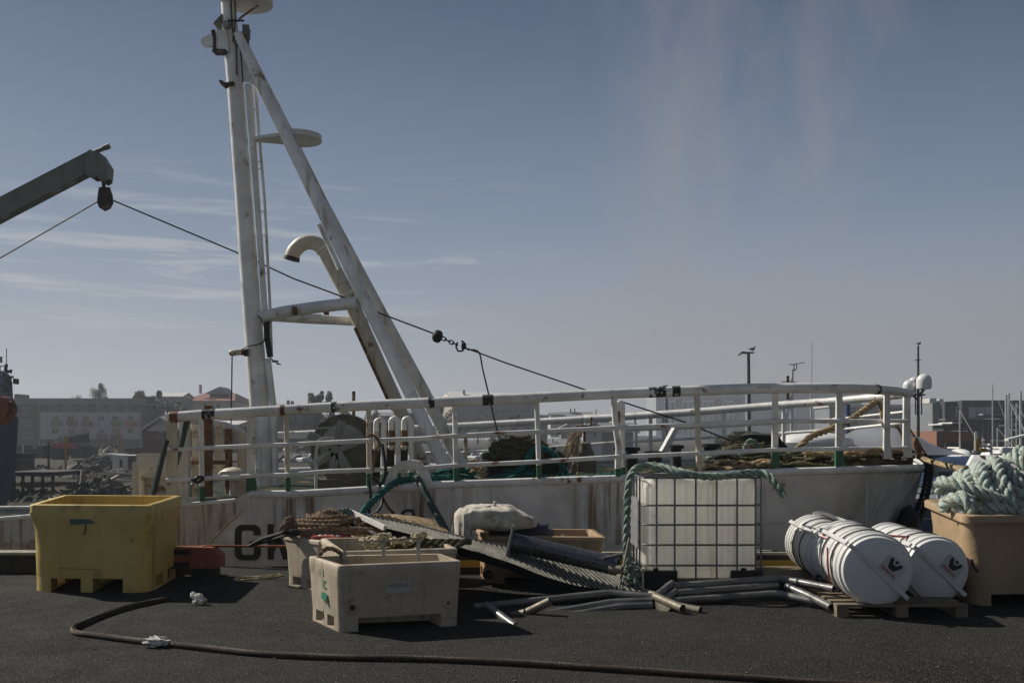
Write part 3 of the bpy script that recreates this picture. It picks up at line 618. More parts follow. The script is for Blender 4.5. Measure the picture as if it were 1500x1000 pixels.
# worn patches on the near top rail, rust run under the fairlead
for x0_, x1_, mm in ((250, 262, 'rust'), (297, 316, 'black'), (411, 418, 'rust'), (486, 494, 'black'), (628, 637, 'black'), (707, 723, 'hose'), (950, 975, 'black'), (984, 996, 'black'), (1280, 1285, 'black')):
    mk('worn_patch', B().tube([P(x, interp(R1, x), Yn(x)) for x in (x0_, (x0_ + x1_) / 2, x1_)], .0625, 12, cap=False), M[mm + '_chip'], ship)
rs = B()
for x0_, x1_, d_ in ((568, 640, .40),):
    xs3 = [x0_ + (x1_ - x0_) * k / 8 for k in range(9)]; rs.v += [hullpt(x, .08, .006) for x in xs3] + [hullpt(x, d_, .006) for x in xs3]; rs.f += [(k, k + 1, k + 10, k + 9) for k in range(8)]
mk('rust_run', rs, M['runs'], ship)
rs = B(); xs3 = [850 + 60 * k / 8 for k in range(9)]; rs.v = [hullpt(x, .08, .006) for x in xs3] + [hullpt(x, .8, .006) for x in xs3]; rs.f = [(k, k + 1, k + 10, k + 9) for k in range(8)]
mk('rust_run', rs, M['runs'], ship)
rs = B(); xs3 = [400 + 60 * k / 8 for k in range(9)]; rs.v = [hullpt(x, .08, .006) for x in xs3] + [hullpt(x, .5, .006) for x in xs3]; rs.f = [(k, k + 1, k + 10, k + 9) for k in range(8)]
mk('rust_run', rs, M['runs'], ship)
sm = B()
for x in (470, 700, 930, 1120, 1270): sm.tube([hullpt(x, .1, .0), hullpt(x, 1.3, .0)], .006, 4)
for d_ in (.62,): sm.tube([hullpt(x, d_, .002) for x in (366, 470, 640, 780, 900, 1040, 1150)], .006, 4)
mk('weld_seam', sm, M['hull'], ship)
for px, y0, y1, w_, Y_ in ((926, 655, 692, 19, 13.6), (959, 661, 693, 24, 13.2), (990, 652, 692, 19, 13.9), (1040, 650, 676, 22, 14.6)):
    c = P(px, y1, Y_); r_ = wpx(w_ / 2, Y_); hgt = (y1 - y0) * Y_ / F
    mk('bollard', B().lathe([(r_ * 1.1, -.03), (r_ * .85, .02), (r_ * .85, hgt - .05), (r_ * 1.25, hgt - .045), (r_ * 1.25, hgt), (r_ * .5, hgt + .01)], c, n=22), M['black'], ship)
wg = B(); wg.prism([P(962, 674, 14.3), P(974, 674, 14.3), P(994, 628, 14.3), P(989, 625, 14.3)], (0, .3, 0)); mk('white_wedge_plate', wg, M['white'], ship)
# capstan with frayed line
c = P(856, 697, 13.4); cp_ = B(); cp_.lathe([(.16, 0), (.165, .18), (.15, .25), (.13, .32), (.10, .38), (.09, .44), (.05, .46)], c, n=18); mk('capstan', cp_, M['winch'], ship)
mk('t_bar', B().tube([P(844, 624, 13.4), P(865, 624, 13.4), P(866, 611, 13.4)], .018, 8).tube([P(856, 625, 13.4), P(856, 650, 13.4)], .02, 8), M['rust'], ship)
# anchor chain plate rust at bow
mk('roller_plate', B().prism([P(1340, 641, 13.4), P(1344, 640, 13.4), P(1349, 650, 13.4), P(1352, 668, 13.4), P(1349, 672, 13.4), P(1342, 656, 13.4)], (0, .1, 0)), M['rust'], ship)
# ================================================================= CRANE BOOM, BLOCK AND WIRE
bt = thing('crane_boom', 'grey green steel crane boom reaching in from the left edge of the sky', 'crane', P(-330, 700, 15.5))
YB = 15.5
bb = B(); bb.prism([P(-330, 468, YB), P(-330, 500, YB), P(0, 320, YB), P(124, 255, YB), P(136, 262, YB), P(147, 252, YB), P(133, 219, YB), P(0, 288, YB)][::-1], (0, .2, 0)); mk('boom_arm', bb, M['boom'], bt)
bb = B(); bb.prism([P(124, 233, YB - .02), P(130, 219, YB - .02), P(146, 224, YB - .02), P(158, 243, YB - .02), P(156, 262, YB - .02), P(150, 267, YB - .02), P(140, 257, YB - .02), P(128, 254, YB - .02)][::-1], (0, .24, 0)); mk('head_plate', bb, M['boom'], bt)
bb = B(); bb.tube([P(136, 224, YB + .15), P(160, 214, YB + .15)], .035, 10); bb.tube([P(152, 217, YB + .15), P(160.5, 213.6, YB + .15)], .043, 10); mk('end_roller', bb, M['boom'], bt)
bb = B(); bb.box(P(-350, 0, YB).x, P(-310, 0, YB).x, YB - .1, YB + .4, P(0, 770, YB).z, P(0, 468, YB).z); mk('pedestal', bb, M['boom'], bt)
for x in (78, 100, 3): mk('rib_plate', B().beam(P(x, 282 - (x - 78) * .5, YB - .004), P(x + 12, 277 - (x - 78) * .5, YB - .004), .05, .02, (0, 1, 0)), M['boom'], bt)
bl = thing('pulley_block', 'black pulley block hanging from the crane boom tip', 'pulley block', P(153, 309, YB + .1))
bb = B(); bb.prism([P(x, y, YB + .02) for x, y in ((145, 274), (160, 274), (164, 286), (165, 297), (161, 305), (153, 309), (145, 304), (142, 296), (143, 285))][::-1], (0, .035, 0))
bb.prism([P(x, y, YB + .16) for x, y in ((145, 274), (160, 274), (164, 286), (165, 297), (161, 305), (153, 309), (145, 304), (142, 296), (143, 285))][::-1], (0, .035, 0)); mk('cheek_plate', bb, M['darkrust'], bl)
mk('sheave', B().lathe([(.10, -.04), (.07, -.015), (.07, .015), (.10, .04)], P(153, 296, YB + .107), (0, 1, 0), 20), M['darkrust'], bl)
bb = B(); bb.tube([P(152, 262, YB + .1), P(152, 276, YB + .1)], .03, 8); bb.box(P(146, 0, YB).x, P(158, 0, YB).x, YB + .05, YB + .16, P(0, 266, YB).z, P(0, 261, YB).z); bb.tube([P(143, 264, YB + .1), P(161, 264, YB + .1)], .018, 6); mk('swivel', bb, M['darkrust'], bl)
bb = B(); bb.tube([P(-200, 492, YB + .1), P(0, 378, YB + .1), P(142, 296, YB + .1)], .011, 6)
bb.tube([P(164, 293, YB + .1), P(345, 369, 15.35), P(430, 408, 15.3), P(495, 432, 15.2), P(560, 460, 15.0), P(637, 489, 14.8)], .013, 6); mk('hoist_wire', bb, M['thinwire'], label='thin dark hoist wire running from the pulley block down past the mast', cat='wire')
ch = thing('wire_swivel_chain', 'dark disc, short chain and shackle joining the wires in mid air', 'shackle chain', P(660, 510, 14.7))
mk('disc', B().lathe([(.02, -.03), (.095, -.02), (.095, .02), (.02, .03)], P(641, 492.5, 14.75), (.8, -.6, -.3), 20), M['black'], ch)
bb = B()
for k in range(4):
    c = P(650 + k * 5.6, 496 + k * 2.6, 14.72); t = Vector((1, 0, -.45)).normalized(); u = Vector((0, 1, 0)) if k % 2 else Vector((.45, 0, 1)).normalized()
    bb.tube([c + t * (.042 * math.cos(a)) + u * (.026 * math.sin(a)) for a in [2 * PI * i / 12 for i in range(12)]], .010, 5, closed=True)
mk('chain', bb, M['black'], ch)
bb = B(); bb.tube([P(x, y, 14.7) for x, y in ((670, 501), (668, 508), (671, 514), (677, 514), (681, 509), (680, 502), (676, 499))], .016, 6); bb.box(P(676, 0, 14.7).x, P(683, 0, 14.7).x, 14.66, 14.74, P(0, 511, 14.7).z, P(0, 503, 14.7).z); mk('shackle', bb, M['black'], ch)
mk('stay_wire', B().tube([P(681, 509, 14.7), P(740, 531, 14.5), P(870, 575, 14.2), P(1000, 617, 14.0), P(1070, 645, 13.9)], .012, 6), M['thinwire'], label='thin dark stay wire sloping from the shackle down behind the rail', cat='wire')
mk('tag_line', B().tube(catmull([P(684, 512, 14.68), P(701, 515, 14.65), P(707, 540, 14.6), P(716, 578, 14.5), P(727, 625, 14.4), P(736, 650, 14.3)], 5), .012, 6), M['thinwire'], label='thin line hanging from the shackle down to the teal rope heap', cat='line')
# ================================================================= ROPES ON THE SHIP
def deckrope(name, mats, r, pts, label, cat='rope', group=None, **k):
    return mk(name, B().rope(pts, r, **k), M[mats], label=label, cat=cat, group=group)
def heap_paths(cx, cy, cz, rx, ry, hz, loops, seed, jit=.12, pts=11):
    r = random.Random(seed); out = []; ph = r.random() * 6
    for k in range(loops):
        f = k / max(1, loops - 1); s = 1 - .62 * f; z = cz + hz * (f ** .8)
        for i in range(pts):
            a = ph + 2 * PI * i / pts
            out.append(Vector((cx + rx * s * math.cos(a) * (1 + r.uniform(-jit, jit)), cy + ry * s * math.sin(a) * (1 + r.uniform(-jit, jit)), z + r.uniform(-.5, .5) * hz / loops + hz * f * .02 * i)))
    return out
hp_ = thing('rope_heap', 'big olive and teal rope heap on the deck behind the middle rail', 'rope heap', P(765, 706, 13.2))
bb = B(); c = P(765, 708, 13.3)
bb.ball(c + Vector((0, 0, .12)), .50, 20, 12, (1.0, .75, .72), .25, 3); bb.ball(c + Vector((-.18, 0, .28)), .30, 14, 8, (1.0, .8, .62), .25, 5); mk('rope_core', bb, M['net'], hp_)
bb = B(); bb.rope(heap_paths(c.x + .02, c.y, c.z + .28, .56, .42, .28, 7, 2, .10), .036, n=5); bb.rope(heap_paths(c.x - .14, c.y - .02, c.z + .36, .38, .32, .20, 4, 9, .10), .04, n=5); mk('olive_rope', bb, M['rolive'], hp_)
bb = B(); bb.rope(heap_paths(c.x, c.y - .08, c.z + .03, .60, .44, .20, 4, 4, .10), .034, n=5)
bb.rope([c + Vector((-.25, -.45, .0)), c + Vector((-.08, -.46, .15)), c + Vector((.05, -.42, .30)), c + Vector((.12, -.35, .42)), c + Vector((.25, -.30, .48)), c + Vector((.45, -.32, .36)), c + Vector((.58, -.40, .1))], .045, n=5); mk('teal_rope', bb, M['rteal'], hp_)
def along(pxs, ys, Y): return [P(x, y, Y + R.uniform(-.06, .06)) for x, y in zip(pxs, ys)]
deckrope('mooring_rope', 'rteal', .035, along([604, 640, 680, 720, 780, 830, 880, 915], [700, 699, 705, 707, 704, 700, 697, 694], 11.95), 'dark teal mooring rope lying along the deck edge under the big heap')
deckrope('mooring_rope', 'rteal', .022, heap_paths(P(664, 700, 12.6).x, 12.6, P(664, 703, 12.6).z, .35, .25, .14, 4, 21), 'small messy teal line pile beside the mast strut foot')
deckrope('mooring_rope', 'rtan', .022, heap_paths(P(698, 698, 13).x, 12.8, P(698, 702, 12.8).z, .16, .14, .20, 4, 22), 'small tan line pile between mast strut foot and big heap')
deckrope('mooring_rope', 'rtan', .024, along([845, 870, 900, 935, 960], [693, 695, 691, 694, 690], 12.4), 'pale brown rope lying beside the black bollards')
# second heap and long pile at the right
c = P(1095, 685, 13.2)
hp2 = thing('rope_heap', 'low dark rope heap with pale strand behind the rail above the tank', 'rope heap', c)
bb = B(); bb.ball(c + Vector((0, 0, .06)), .52, 20, 12, (1.15, .7, .42), .25, 8); mk('rope_core', bb, M['net'], hp2)
bb = B(); bb.rope(heap_paths(c.x, c.y, c.z + .08, .60, .38, .20, 6, 12, .10), .034, n=5); mk('olive_rope', bb, M['rolive'], hp2)
bb = B(); bb.rope([P(1035, 672, 12.9), P(1060, 664, 12.85), P(1085, 666, 12.8), P(1092, 652, 12.8), P(1098, 645, 12.8), P(1107, 648, 12.8), P(1120, 662, 12.9), P(1150, 668, 13)], .03, n=5); mk('pale_rope', bb, M['rgreen'], hp2)
def longpile(px0, px1, y0, y1, Y, n, r, seed, mats, label):
    rr = random.Random(seed); bb = B()
    for k in range(n):
        f = k / max(1, n - 1); pts = []
        for i in range(10):
            px = px0 + (px1 - px0) * i / 9; yb = interp(EDGE, px) - 2
            pts.append(P(px + rr.uniform(-4, 4), yb - (y0 + (y1 - y0) * f) + rr.uniform(-2.5, 2.5) - 2 * math.sin(i + k), Yn(px) + .14 + Y * rr.random() + .04 * k))
        bb.rope(pts, r, n=5)
    return mk('rope_pile', bb, M[mats], label=label, cat='rope pile')
longpile(1150, 1335, 2, 19, .40, 15, .023, 31, 'rolive', 'long dark olive rope pile along the right end of the deck')
longpile(1178, 1330, 17, 22, .25, 4, .026, 33, 'rtan', 'tan rope laid on top of the dark pile at the right end of the deck')
longpile(1035, 1140, 3, 11, .35, 8, .022, 32, 'rtan', 'brown rope tangle on the deck edge above the white tank')
deckrope('mooring_rope', 'rtan', .048, [P(1120, 690, 13.0), P(1160, 666, 13.1), P(1185, 641, 13.2), P(1215, 629, 13.4), P(1245, 615, 13.7), P(1268, 599, 13.9), P(1282, 590, 14.0), P(1290, 591, 14.0), P(1293, 604, 14.0), P(1296, 622, 13.8)], 'thick golden brown rope looped up over the right end of the rail')
bb = B(); bb.prism([P(1050, 640, 15.2), P(1140, 640, 14.6), P(1168, 668, 14.6), P(1050, 672, 15.2)], (0, .06, 0)); mk('net_pile', bb.ball(P(1095, 652, 15), .45, 16, 8, (1.2, .5, .42), .5, 2), M['net'], label='dark netting pile with rusty specks at the right of the deck', cat='net')
mk('mooring_rope', B().rope([P(1346, 664, 13.8), P(1356, 676, 13.8), P(1356, 700, 13.8), P(1350, 728, 13.8), P(1340, 752, 13.75), P(1330, 778, 13.7)], .035).rope([P(1344, 666, 13.7), P(1362, 672, 13.7), P(1363, 700, 13.7), P(1356, 735, 13.7), P(1345, 765, 13.7), P(1336, 790, 13.7)], .035), M['rubber'], label='dark wet ropes hanging down round the right end of the hull', cat='rope')
mk('fender', B().ball(P(1330, 772, 13.6), .20, 14, 10, (.8, .8, 1.5), .15, 1), M['rubber'], label='black rubber fender hanging at the right end of the hull', cat='fender')
deckrope('mooring_rope', 'rtan', .036, [P(1344, 668, 13.6), P(1366, 676, 13.0), P(1395, 683, 12.0), P(1425, 689, 11.0), P(1450, 694, 10.2), P(1475, 706, 9.8)], 'brown mooring rope running from the hull end to the big rope tub')
mk('lashing_line', B().tube(catmull([P(1327, 617, 13.5), P(1334, 630, 13.5), P(1345, 648, 13.6), P(1357, 666, 13.7)], 5), .014, 6).rope([P(1312, 622, 13.4), P(1320, 634, 13.5), P(1324, 650, 13.5), P(1326, 668, 13.5)], .022, n=5), M['rbrown'], label='thin brown lashing lines on the last wide stanchion', cat='line')
mk('frayed_line', B().tube(catmull([P(843, 632, 13.2), P(838, 650, 13.15), P(832, 668, 13.1)], 4), .01, 5), M['fibre'], label='frayed tan fibre bundle hanging from the capstan bar', cat='frayed rope')
fo = bpy.data.objects['frayed_line']; bb = B(); rr = random.Random(4)
for k in range(46):
    x0 = 838 + rr.uniform(0, 14); x1 = x0 - rr.uniform(2, 22) ; y1 = rr.uniform(655, 700); Y = 13.2 + rr.uniform(-.08, .1)
    bb.tube(catmull([P(x0, 630 + rr.uniform(0, 4), Y), P(x0 - 1 - (x0 - x1) * .3, 645, Y - .02), P((x0 + x1) / 2 - 1, (640 + y1) / 2, Y - .02), P(x1, y1, Y)], 4), rr.uniform(.006, .013), 4)
mk('fibre_strand', bb, M['fibre'], fo)
# mooring lines and hoses over the near side
deckrope('mooring_rope', 'rteal', .042, [P(610, 702, 11.85), P(600, 702, 11.75), P(583, 705, 11.55), P(566, 716, 11.35), P(548, 733, 11.15), P(533, 748, 10.8), P(528, 765, 10.6)], 'bright teal rope coming down through the fairlead')
mk('hose', B().tube(catmull([P(612, 700, 11.7), P(616, 708, 11.45), P(630, 735, 11.3), P(648, 767, 11.1), P(659, 790, 10.95)], 6), .042, 10), M['hose'], label='dark green hose slanting from the fairlead down the hull side', cat='hose')
mk('hose', B().tube(catmull([P(540, 702, 11.4), P(543, 725, 11.4), P(541, 752, 11.3), P(545, 753, 11.2), P(556, 745, 11.2), P(560, 730, 11.3), P(555, 708, 11.4), P(545, 699, 11.4)], 6), .016, 8).tube(catmull([P(560, 650, 11.45), P(565, 690, 11.4), P(556, 715, 11.4), P(565, 738, 11.3), P(578, 753, 11.2), P(592, 766, 11.0)], 6), .018, 8), M['rubber'], label='thin black hose loops hanging down by the thin stanchion', cat='hose')
mk('hose', B().tube(catmull([P(590, 760, 10.9), P(590, 750, 10.95), P(600, 747, 11), P(605, 750, 11), P(606, 760, 10.9)], 6), .018, 8), M['rubber'], label='short black hose arch standing above the grating pile', cat='hose')
mk('lashing_line', B().rope([P(536, 640, 11.5), P(545, 637, 11.48), P(552, 642, 11.48), P(556, 650, 11.5), P(550, 660, 11.5), P(546, 690, 11.5)], .018, n=5), M['rbrown'], label='dark twisted lashing knotted on the middle rail beside the winch', cat='line')
mk('lashing_line', B().rope([P(281, 702, 11.5), P(290, 706, 11.45), P(298, 700, 11.48), P(292, 698, 11.5), P(284, 704, 11.48)], .018, n=5), M['rubber'], label='black lashing knotted on the lower rail at the left', cat='line')
mk('mooring_line', B().tube([P(275, 612, 11.75), P(266, 648, 11.8), P(256, 684, 11.85)], .034, 8), M['hose'], label='dark green line slanting behind the first stanchion of the rail', cat='mooring line')
mk('mooring_line', B().tube([P(244, 644, 11.5), P(234, 685, 11.45), P(223, 730, 11.4)], .034, 8), M['hose'], label='dark green line slanting in front of the pale bulkhead plate', cat='mooring line')
# ================================================================= QUAY: TUBS
def Q(X, Y, h=0): return Vector((X, Y, zg(Y) + h))
def tub(name, label, quad, H, mats, floor_h=.12, wall=.045, lip=.03, flare=.0, r0=.10, r1=.03, feet=True, group='plastic fish tubs on the quay', slots=2, foot_h=.11, side_slots=2):
    """quad: FL, FR, RR, RL as (X, Y) on the quay. Walls with thickness, rounded corners, feet."""
    cxy = Vector((sum(p[0] for p in quad) / 4, sum(p[1] for p in quad) / 4))
    t = thing(name, label, 'fish tub', Q(cxy.x, cxy.y), group)
    q = [Vector(p) for p in quad]
    def ring(off, rad, z, k=7):
        pts = []
        for i in range(4):
            p, a, b = q[i], q[i - 1], q[(i + 1) % 4]
            da = (a - p).normalized(); db = (b - p).normalized()
            c = p + (da + db) * (rad - off); 
            for j in range(k + 1):
                th = PI / 2 * j / k
                d = c - da * 0 - (db * math.cos(th) + da * math.sin(th)) * rad
                d = c - (db * math.cos(th)) * rad * 1 - (da * math.sin(th)) * rad
                pts.append(Vector((d.x, d.y, zg(d.y) + z)))
        return pts
    rings = [ring(-.013, r0, foot_h), ring(-.010, r0, foot_h + .03), ring(-.004, r0, H * .5), ring(0, r0, H * .70), ring(.004, (r0 + r1) / 2, H * .80), ring(.004 + flare, r1, H * .905), ring(lip + flare, r1, H * .915), ring(lip + flare, r1, H - .008), ring(lip + flare - .008, r1, H),
             ring(lip + flare - wall - .01, r1, H), ring(-wall * 1.0, max(r1, .05), H - .02), ring(-wall * 1.1, r0 * .8, H * .6), ring(-wall * 1.5, r0 * .8, foot_h + .05)]
    b = B(); n = len(rings[0])
    for r_ in rings: b.v += r_
    for k in range(len(rings) - 1): b.f += [(k * n + i, k * n + (i + 1) % n, (k + 1) * n + (i + 1) % n, (k + 1) * n + i) for i in range(n)]
    b.f.append(tuple(range(n))[::-1]); b.f.append(tuple((len(rings) - 1) * n + i for i in range(n)))
    sh = mk('shell', b, M[mats], t, ang=50)
    if feet:
        def bil(u, v): return q[0].lerp(q[1], u).lerp(q[3].lerp(q[2], u), v)
        base = [Vector((p.x, p.y)) for p in ring(-.0125, r0, 0)]
        def clip(poly, a_, b_, c_):                       # keep the side of line a-b on which c lies
            d = b_ - a_; nrm = Vector((-d.y, d.x)); nrm = nrm if (c_ - a_).dot(nrm) > 0 else -nrm; out = []
            for p, r in zip(poly, poly[1:] + poly[:1]):
                x, y = (p - a_).dot(nrm), (r - a_).dot(nrm)
                if x >= 0: out.append(p)
                if (x > 0 > y) or (x < 0 < y): out.append(p.lerp(r, x / (x - y)))
            return out
        def foot(u0, u1, v0, v1, z0, z1, nm):
            c_ = bil((u0 + u1) / 2, (v0 + v1) / 2); p = base
            for a_, b_ in ((bil(u0, 0), bil(u0, 1)), (bil(u1, 0), bil(u1, 1)), (bil(0, v0), bil(1, v0)), (bil(0, v1), bil(1, v1))): p = clip(p, a_, b_, c_)
            b = B(); n_ = len(p); b.v = [Vector((k.x, k.y, zg(k.y) + z0)) for k in p] + [Vector((k.x, k.y, zg(k.y) + z1)) for k in p]
            b.f = [tuple(range(n_))[::-1], tuple(range(n_, 2 * n_))] + [(i_, (i_ + 1) % n_, n_ + (i_ + 1) % n_, n_ + i_) for i_ in range(n_)]; mk(nm, b, M[mats], t)
        us = [-.1, .17, .42, .52, .77, 1.1] if slots == 2 else [-.1, .16, .84, 1.1]
        for k in range(0, len(us), 2):
            for v0, v1 in ((-.1, .2), (.42, .58), (.8, 1.1)): foot(us[k], us[k + 1], v0, v1, .018, foot_h + .002, 'foot')
            foot(us[k], us[k + 1], -.1, 1.1, .001, .0175, 'skid')
        if slots == 1: foot(us[1] + .01, us[2] - .01, .80, 1.1, .02, foot_h + .001, 'rear_light_block'); foot(us[1] + .01, us[2] - .01, .42, .58, .02, foot_h + .001, 'middle_light_block')  # cross feet added to stop light showing through beneath the tub
    return t, sh, q
def qx(px, Y): return (px - CX) * Y / F
# yellow tub
yt, ysh, yq = tub('yellow_fish_tub', 'tall empty yellow fish tub at the left of the quay', [(qx(44, 9.40), 9.40), (qx(220, 9.33), 9.33), (-3.45, 10.38), (-4.71, 10.46)], .825, 'yellow', lip=.0, flare=.008, wall=.05, r0=.17, r1=.04, foot_h=.13)
b = B(); Yt = 9.37 - .012
b.prism([P(102, 760, Yt), P(148, 760, Yt), P(147, 766, Yt), P(103, 768, Yt)][::-1], (0, .004, 0)); mk('tape_strip', b, M['tape'], yt)
b = B(); b.tube([P(125, 768, Yt), P(124.5, 776, Yt), P(122, 783, Yt)], .006, 5); mk('tape_tail', b, M['tape'], yt)
mk('panel_line', B().tube([P(86, 832, Yt + .012), P(163, 834, Yt + .010)], .002, 4).tube([P(163, 834, Yt + .010), P(163, 790, Yt)], .002, 4), M['tape'], yt)
# front grey tub
gq = [(-1.335, 7.67), (-.405, 7.92), (-.60, 8.32), (-1.67, 8.18)]
gt, gsh, gq_ = tub('grey_fish_tub', 'empty grey cream fish tub with paper label nearest the camera', gq, .52, 'greytub', lip=.004, wall=.035, r0=.05, r1=.03, slots=1, foot_h=.105)
fx = (Vector(gq[1]) - Vector(gq[0])).normalized(); fn = Vector((fx.y, -fx.x)); 
def onfront(u, h, off=.004):
    p = Vector(gq[0]) + fx * u + fn * off; return Vector((p.x, p.y, zg(p.y) + h))
lb = B(); lb.add([onfront(.365, .285, .010), onfront(.56, .29, .010), onfront(.56, .385, .010), onfront(.365, .375, .010), onfront(.365, .285, -.02), onfront(.56, .29, -.02), onfront(.56, .385, -.02), onfront(.365, .375, -.02)], [(0, 1, 2, 3), (7, 6, 5, 4), (0, 4, 5, 1), (1, 5, 6, 2), (2, 6, 7, 3), (3, 7, 4, 0)])
lab = mk('paper_label', lb, M['paperl'], gt)
letter_obj('HJALSKUR', .036, face_m(onfront(.463, .350, .0115), (fx.x, fx.y, 0)), M['greyink'], lab, ext=.0006)
for u in (.105, .86):
    c = onfront(u, .19, .004); dp = mk('drain_plug', B().lathe([(.036, -.012), (.038, .003), (.030, .004), (.026, -.002), (.001, -.002)], c, (fn.x, fn.y, 0), 20), M['greytub'], gt); mk('plug_hole', B().lathe([(.022 if u < .5 else .014, -.003), (.022 if u < .5 else .014, .0)], c, (fn.x, fn.y, 0), 18), M['rubber' if u < .5 else 'rust'], dp)
sx = (Vector(gq[3]) - Vector(gq[0])).normalized(); sn = Vector((-sx.y, sx.x)); sn = sn if sn.x < 0 else -sn
def onside(u, h, off=.006):
    p = Vector(gq[0]) + sx * u + sn * off; return Vector((p.x, p.y, zg(p.y) + h))
sr = Vector((-sx.x, -sx.y, 0))
letter_obj('I', .07, face_m(onside(.29, .42), sr), M['greenink'], gt, ext=.0006, bold=.003); letter_obj('C', .085, face_m(onside(.28, .335), sr), M['greenink'], gt, ext=.0006, bold=.003)
b = B(); b.add([onside(.22, .27), onside(.33, .27), onside(.33, .215), onside(.22, .215)], [(0, 1, 2, 3)]); mk('green_patch', b, M['greenink'], gt)
b = B(); b.add([onside(.20, .175), onside(.245, .19), onside(.25, .23), onside(.21, .245), onside(.21, .2)], [(0, 1, 2, 3, 4)]); mk('dark_mark', b, M['tape'], gt)
mk('rope_loop', B().rope([Q(-1.50, 8.02, .36), Q(-1.56, 8.05, .44), Q(-1.57, 8.14, .54), Q(-1.50, 8.20, .58), Q(-1.41, 8.19, .54), Q(-1.37, 8.15, .47), Q(-1.36, 8.12, .38)], .022).rope([Q(-1.55, 8.02, .38), Q(-1.51, 7.98, .28), Q(-1.50, 7.97, .18), Q(-1.51, 7.95, .06)], .011, n=5), M['rbrown'], label='frayed dark brown rope loop over the left rim of the front grey tub', cat='rope')
# middle grey tub
tub('grey_fish_tub', 'grey cream fish tub holding cream rope, just behind the front grey tub', [(-1.44, 8.36), (-.48, 8.56), (-.78, 9.42), (-1.76, 9.22)], .53, 'greytub', lip=.012, wall=.035, r0=.05, r1=.03, slots=1, foot_h=.105)
bb = B(); rr = random.Random(8)
for k in range(7):
    cx0 = -1.38 + rr.uniform(0, .55); cy0 = 8.75 + rr.uniform(0, .3)
    bb.rope(heap_paths(cx0, cy0, zg(9) + .40 + .10 * rr.random(), .16, .13, .12, 2, 40 + k, .2, 8), .026, n=6)
mk('cream_rope', bb, M['rcream'], label='tangled cream rope inside the middle grey tub', cat='rope')
bb = B()
for k in range(9): bb.rope([Q(-.95 + .07 * k, 9.15 + rr.uniform(-.1, .1), .50), Q(-1.0 + .07 * k, 8.95, .53), Q(-1.07 + .07 * k, 8.75, .48), Q(-1.12 + .07 * k, 8.66, .38)], .03, n=5)
mk('olive_rope', bb.ball(Q(-.95, 8.95, .30), .3, 14, 8, (1.2, .8, .8), .2, 7), M['rolive'], label='dark olive ropes filling the right side of the middle grey tub', cat='rope')
# thin frame standing in the middle tub
fz = [(505, 796, 8.02), (562, 793, 8.06), (613, 787, 8.10)]
b = B()
for x, y, Y in fz: b.beam(P(x, y, Y), P(x, 826, Y), wpx(4.2 if x != 613 else 5.5, Y), .012, (0, 1, 0))
b.beam(P(505, 794, 8.02), P(562, 792, 8.06), .006, .012); b.beam(P(562, 791.5, 8.06), P(615, 787, 8.1), .006, .012)
mk('angle_frame', b, M['galv'], label='thin grey angle iron frame standing in the front grey tub', cat='steel frame')
# rear-left tub with brown rope
tub('grey_fish_tub', 'grey cream fish tub turned cornerwise under the brown rope coils', [(-1.80, 9.36), (-.98, 10.02), (-1.42, 10.42), (-2.24, 9.80)], .49, 'greytub', lip=.015, wall=.04, r0=.07, r1=.04, slots=1, foot_h=.10)
bb = B(); rr = random.Random(3)
for k, (px, py, rx_, ry_, n_) in enumerate([(485, 778, .42, .26, 2), (480, 772, .42, .25, 2), (485, 766, .40, .24, 2), (478, 761, .32, .2, 2), (480, 756, .20, .13, 2), (470, 777, .30, .2, 1), (520, 773, .45, .2, 1)]):
    c = P(px, py, 9.75); bb.rope(heap_paths(c.x, c.y, c.z, rx_, ry_, .04, n_, 60 + k, .06, 10), .026, n=6)
mk('brown_rope_coil', bb, M['rbrown'], label='stiff brown rope coils piled on the cornerwise grey tub', cat='rope coil')
mk('rope_eye', B().rope([P(414, 778, 9.6), P(419, 768, 9.6), P(424, 760, 9.62), P(429, 762, 9.65), P(430, 772, 9.65), P(420, 779, 9.6)], .04, n=6), M['rbrown'], label='whipped brown rope end sticking up at the left corner of the tub', cat='rope end')
mk('red_bundle', B().ball(P(485, 786, 9.5), .15, 14, 8, (1.4, .6, .22), .3, 4), M['redink'], label='red cloth squeezed under the brown rope coils', cat='cloth')
b = B(); rr = random.Random(11)
for k in range(5): b.ball(P(470 + k * 6 + rr.uniform(-2, 2), 785 + rr.uniform(-1, 1), 9.45), .022, 8, 6, (1.5, 1, .8))
mk('float_string', b, M['cloth'], label='short string of small white floats under the brown coils', cat='net floats')
mk('hose', B().tube(catmull([P(366, 799, 9.9), P(385, 789, 9.8), P(405, 783, 9.7), P(425, 777, 9.55), P(445, 779, 9.55), P(462, 778, 9.55)], 6), .020, 8).tube(catmull([P(366, 799, 9.9), P(390, 793, 9.8), P(415, 785, 9.6), P(440, 782, 9.55)], 6), .013, 8).tube(catmull([P(412, 788, 9.6), P(414, 772, 9.7), P(420, 762, 9.9)], 4), .012, 6), M['rubber'], label='black hoses trailing over the left corner of the cornerwise tub', cat='hose')
bb = B(); rr = random.Random(13)
for k in range(16): bb.rope([P(500 + rr.uniform(-5, 15), 752 + rr.uniform(-4, 4), 9.9), P(500 + rr.uniform(-5, 15), 746 + rr.uniform(-3, 3), 9.9), P(505 + rr.uniform(-6, 14), 751 + rr.uniform(-3, 4), 9.9)], .018, n=4)
mk('green_tangle', bb, M['rgreen'], label='green frayed rope tuft on top of the brown coils', cat='rope tuft')
bb = B()
for k in range(18):
    x = 545 + k * 3.6; bb.rope([P(x, 764 + k * .9, 10.0), P(x + 4, 754 + k * .9 + rr.uniform(-3, 2), 10.0), P(x + 9, 760 + k * .9, 9.98), P(x + 3, 768 + k, 10.0)], .022, n=4)
